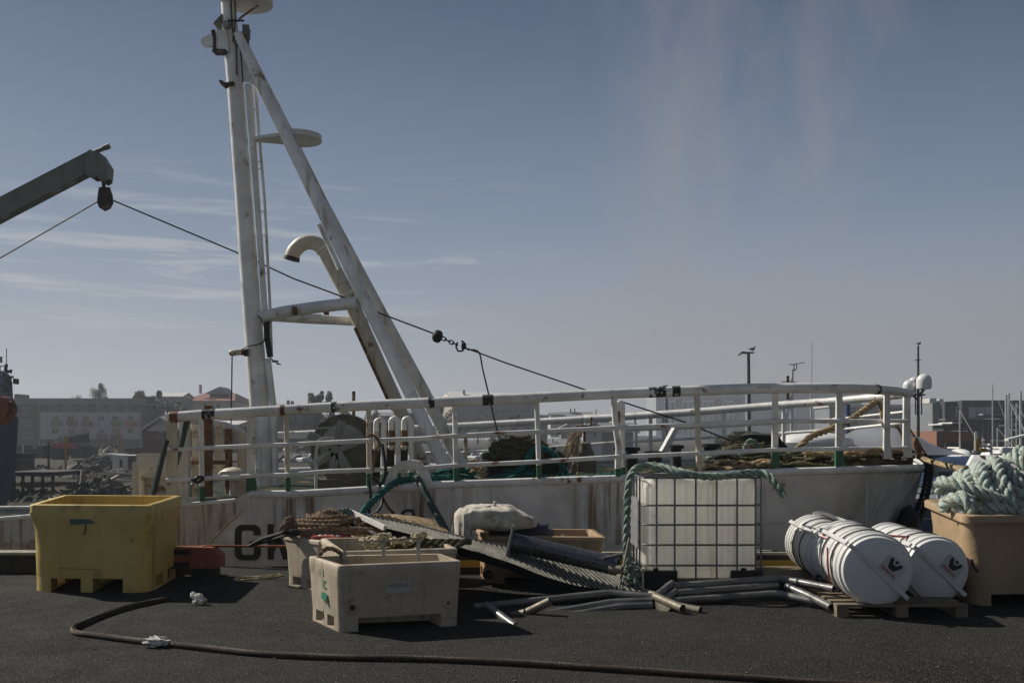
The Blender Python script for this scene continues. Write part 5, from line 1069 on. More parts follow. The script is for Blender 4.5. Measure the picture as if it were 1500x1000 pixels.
# ================================================================= BACKGROUND
def bm(name, col, **k): return mat(name, col, .7, bump=0, var=k.pop('var', .12), vs=k.pop('vs', .3), **k)
BG = dict(dark=bm('dark_facade', (.040, .048, .053)), lilac=bm('pale_lilac_render', (.38, .38, .43)), roofg=bm('grey_roof', (.17, .175, .18)), roofl=bm('light_metal_roof', (.50, .50, .48)),
 red=bm('red_tile_roof', (.19, .065, .045)), cream=bm('cream_render', (.46, .42, .34)), darkred=bm('dark_red_cladding', (.10, .035, .03)), grey=bm('grey_render', (.18, .19, .21)), white=bm('white_render', (.55, .55, .54)),
 brown=bm('brown_shed', (.22, .10, .06)), glass=mat('far_window_glass', (.02, .026, .032), .12, bump=0), frame=bm('window_frame', (.36, .36, .37)), gb=bm('green_balcony', (.10, .22, .07)), mb=bm('maroon_balcony', (.16, .055, .08)), ob=bm('orange_balcony', (.36, .13, .06)),
 leaf=mat('tree_leaves', (.032, .042, .022), .7, var=.45, vs=.8, bump=0), bark=bm('tree_bark', (.07, .055, .04)), hotel=bm('hotel_panel', (.30, .32, .34)), pale=bm('pale_mullion', (.62, .62, .60)), black=bm('black_frame', (.03, .035, .035)), pink=bm('pinkish_red_machine', (.42, .10, .09)), yel=bm('yellow_steel', (.45, .27, .06)), container=bm('container_white', (.55, .54, .50), rust=(.1, 1)))
def bx(px0, px1, y0, y1, Y, d, b=None):
    return (b or B()).box(P(px0, 0, Y).x, P(px1, 0, Y).x, Y, Y + d, P(0, y1, Y).z, P(0, y0, Y).z)
def gable(px0, px1, yr, ye, Y, d, axis='x', over=1.0, mat_='roofg', par=None, th=.25):
    """pitched roof; axis x: ridge runs along x, axis y: ridge runs away from the camera"""
    x0, x1, ze, zr = P(px0, 0, Y).x, P(px1, 0, Y).x, P(0, ye, Y).z, P(0, yr, Y).z; b = B()
    if axis == 'x':
        ym = Y + d / 2; o = over * .4
        for y_ in (Y - o, Y + d + o): b.prism([(x0 - o, y_, ze), (x1 + o, y_, ze), (x1 + o, ym, zr), (x0 - o, ym, zr)], (0, 0, th))
        b.prism([(x0, Y + .02, ze), (x0, Y + d - .02, ze), (x0, ym, zr)], (x1 - x0, 0, 0))
    else:
        xm = (x0 + x1) / 2; o = over * .4
        for x_ in (x0 - o, x1 + o): b.prism([(x_, Y - o, ze), (x_, Y + d + o, ze), (xm, Y + d + o, zr), (xm, Y - o, zr)], (0, 0, th))
        b.prism([(x0, Y + .02, ze), (x1, Y + .02, ze), (xm, Y + .02, zr)], (0, d - .04, 0))
    return mk('roof', b, BG[mat_], par, smooth=False)
def win(par, px, py, w_, h_, Y, frame=True):
    f = mk('window', bx(px - w_ / 2, px + w_ / 2, py - h_ / 2, py + h_ / 2, Y - .06, .05), BG['frame'] if frame else BG['glass'], par, smooth=False)
    if frame:
        g = .10 * w_; 
        for a, b_ in ((px - w_ / 2 + g, px - .3 * g), (px + .3 * g, px + w_ / 2 - g)): mk('pane', bx(a, b_, py - h_ / 2 + g * .8, py + h_ / 2 - g * .8, Y - .09, .02), BG['glass'], f, smooth=False)
def bld(name, label, px0, px1, y0, y1, Y, d, m_, cat='building', wins=(), group=None, wf=True):
    t = thing(name, label, cat, P((px0 + px1) / 2, y1, Y), group); mk('wall', bx(px0, px1, y0, y1, Y, d), BG[m_], t, smooth=False)
    for w_ in wins: win(t, *w_, Y, wf)
    return t
# apartment block at the left
t = bld('apartment_block', 'long apartment block with pale lower front and green, maroon and orange balconies', 22, 204, 592, 676, 200, 14, 'dark', 'apartment block')
mk('roof', bx(20, 205, 583, 592, 199.2, 15.5), BG['roofg'], t, smooth=False); mk('roof_box', bx(21, 29, 577, 583, 201, 4), BG['dark'], t, smooth=False)
mk('front_panel', bx(59, 203, 603.5, 643, 198.6, 1.3), BG['lilac'], t, smooth=False); mk('drain_pipe', bx(56.5, 57.5, 583, 675, 199.7, .2), BG['frame'], t, smooth=False)
for px in (36, 44): 
    for y in (594, 612, 630): win(t, px, y + 8, 7, 10, 199.9)
for px in (78, 101, 123, 146, 166, 187): win(t, px, 597.5, 10, 9, 199.9)
bal = {(81, 0): 'gb', (104, 0): 'mb', (126, 0): 'mb', (170, 0): 'gb', (191, 0): 'ob', (148, 1): 'mb', (168, 1): 'mb', (124, 1): 'ob'}
for r_, y in ((0, 612), (1, 631)):
    for px in (81, 104, 126, 148, 169, 191):
        win(t, px, y, 11, 8, 198.6)
        k_ = bal.get((px, r_)) or bal.get((px - 1, r_)) or bal.get((px + 1, r_))
        if k_: mk('balcony', bx(px - 7, px + 7, y + 4, y + 11.5, 197.9, .66), BG[k_], t, smooth=False)
mk('shop_front', bx(128, 204, 645, 674, 199.5, .45), BG['black'], t, smooth=False)
# houses and roofs behind
t = bld('manor_house', 'large cream house with red hipped roof above the trees', 268, 344, 588, 630, 240, 20, 'cream', 'house', wins=((276, 592, 4, 6), (300, 594, 5, 6), (320, 594, 5, 6)))
b = B(); z0, z1 = P(0, 587, 240).z, P(0, 573, 240).z; xa, xb = P(264, 0, 240).x, P(346, 0, 240).x
b.add([(xa, 239, z0), (xb, 239, z0), (xb, 261, z0), (xa, 261, z0), (P(284, 0, 240).x, 249, z1), (P(330, 0, 240).x, 249, z1)], [(0, 1, 5, 4), (1, 2, 5), (2, 3, 4, 5), (3, 0, 4), (3, 2, 1, 0)]); mk('roof', b, BG['red'], t, smooth=False)
b = B(); xa, xb = P(296, 0, 241).x, P(328, 0, 241).x; b.prism([(xa, 243, P(0, 576, 243).z), (xb, 243, P(0, 576, 243).z), ((xa + xb) / 2 + 1, 243, P(0, 566, 243).z)], (0, 8, 0)); mk('dormer', b, BG['grey'], t, smooth=False)
mk('chimney', bx(291.5, 294, 563, 576, 242, 1), BG['cream'], t, smooth=False)
t = bld('low_house', 'low house with bright metal roof between the trees left of the red roof', 232, 266, 582, 600, 230, 8, 'grey', 'house'); gable(231, 266, 575, 582, 230, 8, 'x', mat_='roofl', par=t)
t = bld('flat_block', 'distant flat roofed block just over the trees at the left', 222, 272, 581, 590, 300, 8, 'grey'); mk('roof', bx(221, 273, 579.5, 581, 299.6, 9), BG['roofg'], t, smooth=False)
t = bld('boat_shed', 'dark red boat shed with pale gable roof behind the rail end', 209, 262, 631, 668, 125, 9, 'darkred', 'shed', wins=((235, 637, 7, 10),)); 
b = B(); o = 124.6; b.prism([P(208, 631, o), P(229, 616, o), P(262, 611, o), P(247, 631, o)][::1], (0, .3, .25)); 
b2 = B(); za, zb_ = P(0, 631, 125).z, P(0, 613, 125).z; xa, xm, xb = P(208, 0, 125).x, P(236, 0, 125).x, P(264, 0, 125).x
for x_ in (xa, xb): b2.prism([(x_, 124.4, za), (x_, 135, za), (xm, 135, zb_), (xm, 124.4, zb_)], (0, 0, .3))
b2.prism([(xa + .5, 125.02, za), (xb - .5, 125.02, za), (xm, 125.02, zb_)], (0, 8.9, 0)); mk('roof', b2, BG['roofl'], t, smooth=False)
t = bld('long_shed', 'long shed with pale roof partly hidden by the wide stanchions', 262, 345, 624, 662, 150, 12, 'dark', 'shed', wins=((290, 640, 5, 7), (325, 640, 5, 7))); gable(260, 346, 617, 624, 150, 12, 'x', mat_='roofl', par=t)
t = bld('dark_house', 'dark house with two chimneys right of the mast', 396, 449, 597, 652, 190, 11, 'dark', 'house', wins=((418, 612, 3.4, 9), (428, 612, 3.4, 9), (438, 612, 7, 9), (418, 629, 3.4, 9), (428, 629, 3.4, 9), (438, 629, 7, 9))); gable(394, 450, 592, 597, 190, 11, 'x', mat_='roofg', par=t)
mk('chimney', bx(420, 423, 586, 596, 192, 1), BG['grey'], t, smooth=False); mk('chimney', bx(426, 429, 587, 596, 192, 1), BG['grey'], t, smooth=False)
t = bld('office_block', 'large pale office block with sunlit gable end right of the mast struts', 665, 786, 586, 640, 290, 24, 'grey', 'office block', wins=[(x, 602, 4, 5) for x in (729, 737, 745, 757, 766, 774, 781)] + [(x, 592, 4, 4) for x in (757, 766, 774)] + [(x, 613, 4, 4) for x in (700, 712, 729, 745, 766)])
mk('gable_end', B().prism([P(640, 640, 300), P(640, 590, 300), P(653, 576, 298), P(665, 586, 290), P(665, 640, 290)], (1.2, 9, 0)), BG['cream'], t, smooth=False)
b = B(); b.prism([P(664, 585, 290), P(786, 583, 290), P(786, 578, 302), P(655, 575, 302)], (0, 0, .4)); mk('roof', b, BG['roofl'], t, smooth=False)
mk('chimney', bx(678, 681, 571, 577, 295, 2), BG['grey'], t, smooth=False); mk('chimney', bx(753, 757, 576, 582, 295, 2), BG['grey'], t, smooth=False)
hz = [('pale house with long bright roof low left of the capstan', 786, 802, 612, 650, 608, 'grey', 'roofl', 'x', 300, ()),
 ('far house with sunlit roof under the middle of the rail', 806, 822, 608, 640, 604, 'white', 'roofg', 'x', 340, ((812, 612, 3, 3),)),
 ('wide far house with two chimneys on its long roof', 821, 868, 611, 640, 603.5, 'grey', 'roofg', 'x', 345, ((830, 615, 3, 3), (845, 615, 3, 3))),
 ('far house with pale roof left of the bent stanchion', 858, 892, 612, 640, 607, 'grey', 'roofl', 'x', 335, ()),
 ('white stepped gable house above the teal rope heap', 728, 750, 640, 668, 626, 'white', 'white', 'y', 230, ((733, 645, 2.4, 3.4), (746, 645, 2.4, 3.4), (737, 631, 1.8, 3), (741.5, 631, 1.8, 3))),
 ('grey gabled house right of the white stepped gable', 757, 790, 637, 672, 624, 'grey', 'roofg', 'y', 250, ((772, 650, 3, 4),)),
 ('small gabled house with white edged roof', 822, 843, 628, 660, 621, 'grey', 'roofl', 'y', 260, ()),
 ('low house with a white chimney beside the frayed fibre', 806, 832, 652, 668, 644, 'grey', 'roofg', 'x', 210, ()),
 ('pale lilac house with square window behind the capstan', 858, 882, 628, 672, 620, 'lilac', 'roofg', 'y', 205, ((871, 635, 6, 6),)),
 ('grey long house joined right of the pale lilac house', 882, 934, 634, 672, 620, 'grey', 'roofg', 'x', 210, ((890, 640, 3, 5), (900, 640, 3, 5), (890, 657, 3, 5), (899, 657, 3, 5)))]
for lab, a, b_, ye, yb, yr, wm2, rm, axs, Y, ws in hz:
    t = bld('house', lab, a, b_, ye, yb, Y, 10, wm2, 'house', wins=ws, group='far harbour houses'); gable(a - .5, b_ + .5, yr, ye, Y, 10, axs, mat_=rm, par=t)
    if 'two chimneys' in lab:
        for x in (835, 841): mk('chimney', bx(x, x + 2, 598, 606, Y + 3, 2), BG['grey'], t, smooth=False)
    if 'white chimney' in lab: mk('chimney', bx(808, 811, 642, 652, Y + 1, 1), BG['white'], t, smooth=False)
    if 'bent stanchion' in lab: mk('chimney', bx(872, 874, 599, 609, Y + 3, 1), BG['cream'], t, smooth=False)
for x, w_, y0 in ((600, 44, 600), (560, 30, 604)): 
    t = bld('low_block', 'low far block between the mast struts and the winch' if x == 600 else 'small far house left of the mast struts', x - w_ / 2, x + w_ / 2, y0 + 6, 650, 260, 10, 'dark', 'building'); gable(x - w_ / 2, x + w_ / 2, y0, y0 + 6, 260, 10, 'x', mat_='roofg', par=t)
# hotel with glazed bays
K7 = 700
t = thing('hotel_block', 'hazy glazed hotel block with four tall pale framed bays left of the lamp post', 'hotel', P(1030, 655, 700))
mk('wall', bx(961, 1092, 577, 660, 700, 50), BG['hotel'], t, smooth=False); mk('roof', bx(1000, 1094, 566, 577, 712, 30), BG['grey'], t, smooth=False)
mk('podium', bx(930, 1092, 640, 660, 694, 5), BG['hotel'], t, smooth=False)
for x in (981, 1008, 1037, 1067):
    f = mk('bay', bx(x - 8, x + 8, 586, 638, 697.6, 2), BG['pale'], t, smooth=False)
    for k in range(3): mk('pane', bx(x - 6.6 + k * 4.6, x - 6.6 + k * 4.6 + 4, 589, 638, 697.2, .3), BG['glass'] if k != 1 else BG['hotel'], f, smooth=False)
    mk('roof_post', bx(x - 3, x - 2.4, 578, 586, 698, .6), BG['black'], t, smooth=False); mk('roof_post', bx(x + 3, x + 3.6, 578, 586, 698, .6), BG['black'], t, smooth=False)
for x in (995, 1022, 1052, 1080):
    for y in (584, 604, 622): mk('window', bx(x - 5.5, x + 5.5, y, y + 13, 699.6, .3), BG['glass'], t, smooth=False)
mk('floor_band', bx(933, 1092, 638, 640, 693.4, 1), BG['pale'], t, smooth=False)
for x in range(935, 1092, 11): mk('mullion', bx(x, x + 1, 640, 660, 693.5, .4), BG['pale'], t, smooth=False)
t = bld('grey_block', 'very hazy long grey block behind the boat masts', 1094, 1262, 563, 660, 820, 50, 'grey', 'building', wins=[(x, y, 7, 6) for x in (1196, 1206, 1215) for y in (608, 625)], wf=False)
mk('wing', bx(1145, 1166, 558, 563, 828, 20), BG['grey'], t, smooth=False); mk('wing', bx(1120, 1140, 595, 606, 816, 3), BG['roofg'], t, smooth=False)
t = bld('quay_hall', 'long low hall with pale roof edge behind the right end of the rail', 1215, 1368, 596, 660, 330, 16, 'grey', 'hall', wins=[(x, 606, 6, 9) for x in (1248, 1258, 1268, 1278, 1312, 1322)]); mk('roof', bx(1214, 1380, 592, 596, 329.4, 17), BG['roofl'], t, smooth=False); mk('sign_band', bx(1305, 1322, 597, 600, 329.2, .6), BG['glass'], t, smooth=False)
# modern dark building on the right
t = thing('modern_building', 'dark modern building with large glazed upper floor at the right', 'building', P(1440, 664, 190))
mk('wall', bx(1384, 1410, 588, 664, 191, 20), BG['dark'], t, smooth=False); mk('wall', bx(1409, 1540, 586, 664, 189, 24), BG['dark'], t, smooth=False); mk('wall', bx(1366, 1384, 590, 660, 193, 14), BG['grey'], t, smooth=False)
mk('roof_unit', bx(1362, 1372, 583, 590, 194, 4), BG['roofl'], t, smooth=False); mk('roof_unit', bx(1376, 1382, 584, 589, 194, 3), BG['roofl'], t, smooth=False)
for x, w_ in ((1395, 7), (1403, 7)): mk('window', bx(x - w_ / 2, x + w_ / 2, 595, 611, 190.8, .15), BG['frame'] if x > 1400 else BG['glass'], t, smooth=False)
for x in (1425, 1437, 1449): mk('window', bx(x - 5.5, x + 5.5, 596, 612, 188.8, .15), BG['hotel'], t, smooth=False)
mk('balcony_slab', bx(1385, 1540, 613, 614.5, 186, 3), BG['grey'], t, smooth=False); mk('balcony_slab', bx(1440, 1540, 606, 607.5, 186, 3), BG['hotel'], t, smooth=False)
for x in range(1440, 1540, 8): mk('column', bx(x, x + .8, 614, 650, 187, .4), BG['roofg'], t, smooth=False)
t = bld('brown_shed', 'low brown flat shed with a red panel beyond the pale awning', 1372, 1435, 631, 666, 120, 8, 'brown', 'shed', wins=()); mk('red_panel', bx(1376, 1390, 635, 643, 119.9, .08), BG['red'], t, smooth=False)
mk('railing', bx(1385, 1435, 648, 666, 119, .2), BG['black'], t, smooth=False)
for px, y, lab in ((1390, 622, 'flat roofed kiosk with a pale edge left of the small dark one'), (1405, 620, 'small dark kiosk with a bright roof edge')):
    t = bld('kiosk', lab, px - 8, px + 7, y, 640, 150, 4, 'black', 'kiosk'); mk('roof', bx(px - 10, px + 3, y - 2, y, 149, 5), BG['pale'], t, smooth=False)
M['container_'] = BG['cream']
# trees
def tree(px, yt, yb, w_, Y, label, n=500, seed=1, spiky=False):
    rr = random.Random(seed); base = P(px, yb, Y); top = P(px, yt, Y); Hh = top.z - base.z; wr = wpx(w_, Y) / 2 * 1.25
    t = thing('tree', label, 'tree', base, 'trees around the harbour')
    b = B(); b.tube([base, base + Vector((.1, 0, Hh * .4)), base + Vector((0, 0, Hh * .85))], [Hh * .035, Hh * .022, Hh * .006], 7)
    cl = []
    for k in range(9):
        a = rr.random() * 6.28; hh = Hh * rr.uniform(.45, 1.0); r_ = wr * (1.05 - .55 * (hh / Hh)) * rr.uniform(.3, .95)
        c = base + Vector((math.cos(a) * r_, math.sin(a) * r_, hh)); cl.append((c, wr * rr.uniform(.22, .42)))
        b.tube([base + Vector((0, 0, hh * .55)), c], [Hh * .012, Hh * .004], 5)
    for k in range(4): cl.append((base + Vector((rr.uniform(-.5, .5) * wr, 0, Hh * rr.uniform(.3, .6))), wr * .5))
    mk('trunk', b, BG['bark'], t); b = B()
    for k in range(n * 3):
        c, r_ = rr.choice(cl); d = Vector((rr.gauss(0, 1), rr.gauss(0, 1), rr.gauss(0, 1))).normalized() * r_ * rr.random() ** .4; d.z *= 1.5 if spiky else 1.0
        p = c + d; s = Hh * rr.uniform(.012, .026); u = Vector((rr.gauss(0, 1), rr.gauss(0, 1), rr.gauss(0, 1))).normalized(); v = u.orthogonal().normalized()
        b.add([p - u * s, p + v * s * .7, p + u * s, p - v * s * .7], [(0, 1, 2, 3)])
    mk('crown', b, BG['leaf'], t, smooth=False)
tree(143, 564, 600, 24, 215, 'tree standing above the apartment block roof', 900, 1, True)
for i, (px, yt, yb, w_, Y, lab, n) in enumerate([(112, 578, 600, 20, 215, 'low round tree just showing over the apartment roof', 300),
 (198, 574, 660, 26, 210, 'leftmost tall tree behind the boat shed', 900), (212, 576, 660, 30, 205, 'second tall tree behind the boat shed', 900), (228, 575, 662, 26, 208, 'slender tree rising behind the boat shed', 900), (246, 590, 655, 34, 200, 'broad tree right of the slender one', 900), (264, 588, 655, 26, 212, 'tree under the red roofed house', 700),
 (457, 575, 655, 22, 200, 'left pointed tree beside the winch', 900), (467, 573, 655, 20, 198, 'tall pointed tree beside the winch', 900), (483, 580, 655, 22, 202, 'lower tree right of the pointed pair', 800), (510, 596, 655, 34, 205, 'round tree behind the winch drum', 700),
 (648, 594, 650, 26, 230, 'dark tree under the office block gable', 800), (662, 604, 650, 30, 225, 'dark broad tree right of the gable tree', 800), (700, 610, 650, 40, 235, 'low wide tree before the office block', 700), (755, 606, 650, 26, 240, 'hazy tree before the right part of the office block', 600), (548, 600, 655, 26, 210, 'dark tree behind the three vent pipes', 700), (722, 626, 665, 26, 215, 'low tree left of the white stepped gable', 600)]):
    tree(px, yt, yb, w_, Y, lab, n, 20 + i, i in (1, 3, 6, 7, 8, 10))
# lamp post with gull
lp = thing('street_lamp', 'tall dark lamp post with two heads and a gull on top', 'street lamp', P(1097, 655, 75))
mk('pole', B().tube([P(1097.5, 655, 75), P(1096.5, 516, 75)], [.16, .11], 10), M['lamp'], lp)
b = B(); b.prism([P(1083, 519, 75), P(1087, 514.5, 75), P(1095, 515, 75), P(1095, 517.5, 75), P(1088, 517, 75), P(1084, 520, 75)], (0, .5, 0)); mk('lamp_head', b, M['lamp'], lp)
b = B(); b.prism([P(1096, 515, 75), P(1105.5, 515.3, 75), P(1105, 516.8, 75), P(1096, 516.8, 75)], (0, .5, 0)); mk('lamp_head', b, M['lamp'], lp)
def gull(p, s, label, fly=False):
    b = B()
    if fly:
        b.ball(p, s * .3, 8, 6, (1.8, .7, .6)); b.prism([p, p + Vector((-s, 0, s * .9)), p + Vector((-s * .6, 0, s * .2))], (0, .03, 0)); b.prism([p, p + Vector((s, 0, -s * .5)), p + Vector((s * .3, 0, -s * .5))], (0, .03, 0))
    else:
        b.ball(p + Vector((0, 0, s * .5)), s * .34, 10, 7, (1.5, .8, .8)); b.ball(p + Vector((s * .42, 0, s * .85)), s * .16, 8, 6); b.prism([p + Vector((s * .52, -.01, s * .88)), p + Vector((s * .75, 0, s * .82)), p + Vector((s * .52, 0, s * .8))], (0, .02, 0)); b.prism([p + Vector((-s * .3, 0, s * .6)), p + Vector((-s * .95, 0, s * .45)), p + Vector((-s * .3, 0, s * .4))], (0, .05, 0)); b.tube([p, p + Vector((0, 0, s * .35))], .01, 4)
    return mk('gull', b, M['gull'], label=label, cat='bird')
gull(P(1102, 515, 75.2), .42, 'small gull perched on the lamp post'); gull(P(403, 529, 40), .28, 'small bird flying right of the mast', True)
# communications mast with white radomes on a ship beyond
cm = thing('communications_mast', 'dark ship mast carrying three white radomes beyond the rail end', 'ship mast', P(1345, 650, 60)); Y = 60
mk('mast_pole', B().tube([P(1345, 650, Y), P(1345, 506, Y)], [.11, .06], 8).tube([P(1341, 607, Y), P(1341, 570, Y)], .04, 6).tube([P(1350, 607, Y), P(1350, 570, Y)], .04, 6).box(P(1341, 0, Y).x, P(1349, 0, Y).x, Y, Y + .1, P(0, 528, Y).z, P(0, 526.6, Y).z).box(P(1333, 0, Y).x, P(1354, 0, Y).x, Y - .2, Y + .4, P(0, 579, Y).z, P(0, 577, Y).z), M['lamp'], cm)
def radome(px, yc, r_, Y, par):
    rr_ = wpx(r_, Y); z = P(0, yc, Y).z; mk('radome', B().lathe([(rr_ * .7, -rr_ * 1.1), (rr_ * .95, -rr_ * 1.0), (rr_, -rr_ * .6)] + [(rr_ * math.cos(a), rr_ * math.sin(a)) for a in [PI / 2 * i / 7 for i in range(8)]], (P(px, 0, Y).x, Y, z), n=22), M['dome'], par)
radome(1353.5, 558, 10.8, 59.5, cm); radome(1339, 560, 8, 61, cm); radome(1332, 565, 9, 60.2, cm)
mk('mast_bracket', B().tube([P(1353.5, 570, 59.5), P(1346, 580, 60)], .08, 8).tube([P(1332, 575, 60.2), P(1344, 585, 60)], .06, 8), M['lamp'], cm)
gull(P(1346, 506, 60), .25, 'small gull perched on top of the radome mast')
# masts behind the rail
t = thing('boat_mast', 'white boat mast with aerial rods and two hanging lanterns right of the lamp post', 'boat mast', P(1160, 650, 55)); Y = 55
mk('mast_pole', B().tube([P(1160, 655, Y), P(1160, 590, Y), P(1161, 541, Y)], [.12, .08, .06], 8).tube([P(1166, 655, Y), P(1166, 585, Y)], .03, 5).tube([P(1158, 583, Y), P(1145, 645, Y)], .05, 6).tube([P(1156, 590, Y), P(1142, 640, Y)], .04, 6), M['alum'], t)
mk('aerial', B().tube([P(1156, 533.5, Y), P(1164, 534, Y)], .025, 5).tube([P(1163, 533, Y), P(1179, 531, Y)], .02, 5).tube([P(1163, 534, Y), P(1163, 543, Y)], .03, 5).tube([P(1167, 533, Y), P(1167, 540, Y), P(1163, 543, Y)], .03, 5), M['lamp'], t)
for y in (555, 580): mk('lantern', B().lathe([(.08, -.18), (.10, -.12), (.07, 0), (.10, .12), (.07, .18)], P(1154, y, Y), n=8), M['darkrust'], t); mk('lantern_arm', B().beam(P(1154, y + 4, Y), P(1160, y + 3, Y), .05, .04), M['alum'], t)
t = thing('lattice_aerial', 'thin lattice aerial mast in front of the hotel bays', 'aerial mast', P(976, 655, 90)); b = B(); b.tube([P(976.5, 655, 90), P(977, 564, 90)], .06, 5)
for y in range(585, 640, 5): b.tube([P(974.5, y, 90), P(979, y + 3, 90)], .05, 4)
b.tube([P(971, 565, 90), P(979, 565, 90)], .05, 4); mk('lattice', b, M['lamp'], t)
mk('lattice_foot', B().box(P(975, 0, 90).x, P(979, 0, 90).x, 89.8, 90.2, P(0, 657, 90).z, P(0, 652, 90).z), M['lamp'], t)
for px, y0, y1, Y, w_, lab in ((930, 612, 660, 70, .09, 'pale thin pole behind the mid rail'), (1188, 575, 650, 80, .07, 'thin pale boat mast right of the lantern mast'), (1242, 592, 668, 30, .07, 'blue grey pole near the golden rope'), (1189, 500, 575, 82, .035, 'whip aerial above the thin pale boat mast')):
    mk('pole', B().tube([P(px, y1, Y), P(px, y0, Y)], w_, 8).lathe([(w_ * 1.6, 0), (w_ * 1.2, .1)], P(px, y1, Y), n=8), M['blue'] if px == 1242 else M['alum'], label=lab, cat='pole')
# big white boat beyond the bow: smooth flared hull seen end on
wb = thing('white_boat', 'large pale grey boat with smooth flared bow and white wheelhouse beyond the rail end', 'boat', P(1290, 700, 30)); Y = 26
prof = [(1150, 650), (1165, 643), (1180, 640), (1240, 641), (1300, 640), (1318, 628), (1332, 621), (1345, 622), (1358, 627), (1372, 634), (1390, 645), (1408, 655), (1426, 664)]
b = B(); m_ = len(prof)
rows = []
for fy, sc_ in ((0, 0), (.5, .5), (1.2, .86), (2.4, 1.0), (4, .9), (5.5, .5), (6.5, 0)):
    rows.append([P(px, 666 - (666 - py) * sc_, Y) + Vector((0, fy, 0)) for px, py in prof])
for r_ in rows: b.v += r_
for k in range(len(rows) - 1): b.f += [(k * m_ + i, k * m_ + i + 1, (k + 1) * m_ + i + 1, (k + 1) * m_ + i) for i in range(m_ - 1)]
mk('canopy', b, M['boatw'], wb, ang=60)
b = B(); rows = []
for yy, xr, dy_ in ((666, 1424, 0), (672, 1406, .3), (690, 1384, .8), (712, 1372, 1.2), (745, 1364, 1.6)):
    rows.append([P(1100, yy, Y) + Vector((0, dy_, 0)), P(1300, yy, Y) + Vector((0, dy_, 0)), P(xr - 25, yy, Y) + Vector((0, dy_ + .2, 0)), P(xr, yy, Y) + Vector((0, 2.6, 0)), P(xr - 25, yy, Y) + Vector((0, 5.2 - dy_, 0)), P(1100, yy, Y) + Vector((0, 6 - dy_, 0))])
for r_ in rows: b.v += r_
for k in range(4): b.f += [(k * 6 + i, k * 6 + i + 1, (k + 1) * 6 + i + 1, (k + 1) * 6 + i) for i in range(5)]
b.f.append((0, 5, 4, 3, 2, 1)); mk('hull', b, M['boatw'], wb, ang=60)
mk('wheelhouse', B().lathe([(1.0, 0), (.98, .12), (.8, .22), (.3, .28)], P(1190, 645, 25.5), n=26).v and B().ball(P(1192, 648, 26.5), .78, 24, 12, (1.35, 1, .36)), M['boatw2'], wb)
mk('wheelhouse', B().ball(P(1272, 667, 25.8), .42, 24, 12, (1.35, 1, .45)), M['boatw2'], wb)
mk('window_band', B().tube([P(1366, 690, 25.8), P(1400, 690, 27)], .16, 8), M['glassd'], wb)
# blue hull low at right
t = thing('blue_boat', 'dark blue boat hull with pale stripe low between the hull end and the sandy tub', 'boat', P(1360, 780, 18.0)); Y = 17.5
b = B(); b.prism([P(1300, 735, Y), P(1440, 733, Y), P(1430, 800, Y), P(1310, 800, Y)], (0, 2.2, 0)); mk('hull', b, M['blue'], t)
mk('pale_stripe', bx(1302, 1436, 758, 760.5, Y - .02, .01), M['boatw'], t); mk('deck_edge', bx(1298, 1442, 730, 735, Y - .06, 2.4), M['boatw'], t)
mk('deck_rail', B().tube([P(1340, 712, Y), P(1440, 712, Y)], .03, 6).tube([P(1340, 722, Y), P(1440, 722, Y)], .02, 6).tube([P(1352, 734, Y), P(1352, 711, Y)], .03, 6).tube([P(1375, 734, Y), P(1375, 711, Y)], .03, 6).tube([P(1400, 734, Y), P(1400, 711, Y)], .03, 6), M['alum'], t)
mk('floating_jetty', bx(1330, 1460, 700, 706, 34, 3), BG['roofg'], label='grey floating jetty behind the brown mooring rope', cat='jetty')
# small boat with white windscreen
t = thing('small_work_boat', 'small work boat with sloping white front panel and yellow gear above the mint rope', 'boat', P(1436, 700, 30)); Y = 30
mk('front_panel', B().prism([P(1419, 681, Y), P(1448, 680, Y), P(1452, 666, Y + .4), P(1427, 666, Y + .4)], (0, .2, 0)), M['boatw2'], t)
mk('hull', B().prism([P(1415, 683, Y), P(1456, 683, Y), P(1452, 720, Y), P(1420, 720, Y)], (0, 4, 0)), M['blue'], t)
mk('dark_stain', B().prism([P(1434, 666.5, Y + .2), P(1442, 667, Y + .2), P(1443, 673, Y + .0), P(1438, 671, Y + .0)], (0, -.06, 0)), M['black'], t)
mk('frame_rail', B().tube([P(1425, 661, Y), P(1453, 660, Y)], .04, 6).tube([P(1429, 664, Y), P(1430, 632, Y)], .05, 6).tube([P(1452, 664, Y), P(1452, 650, Y)], .04, 6), M['alum'], t)
for x in (1437, 1443, 1449): mk('light', B().ball(P(x, 652.5, Y), .07, 8, 6), M['boatw2'], t)
mk('yellow_gear', B().beam(P(1431, 646, Y), P(1431, 660, Y), .12, .12, (0, 1, 0)).beam(P(1430, 646, Y), P(1435, 643, Y), .1, .1).beam(P(1440, 656, Y), P(1440, 661, Y), .14, .12, (0, 1, 0)), BG['yel'], t)
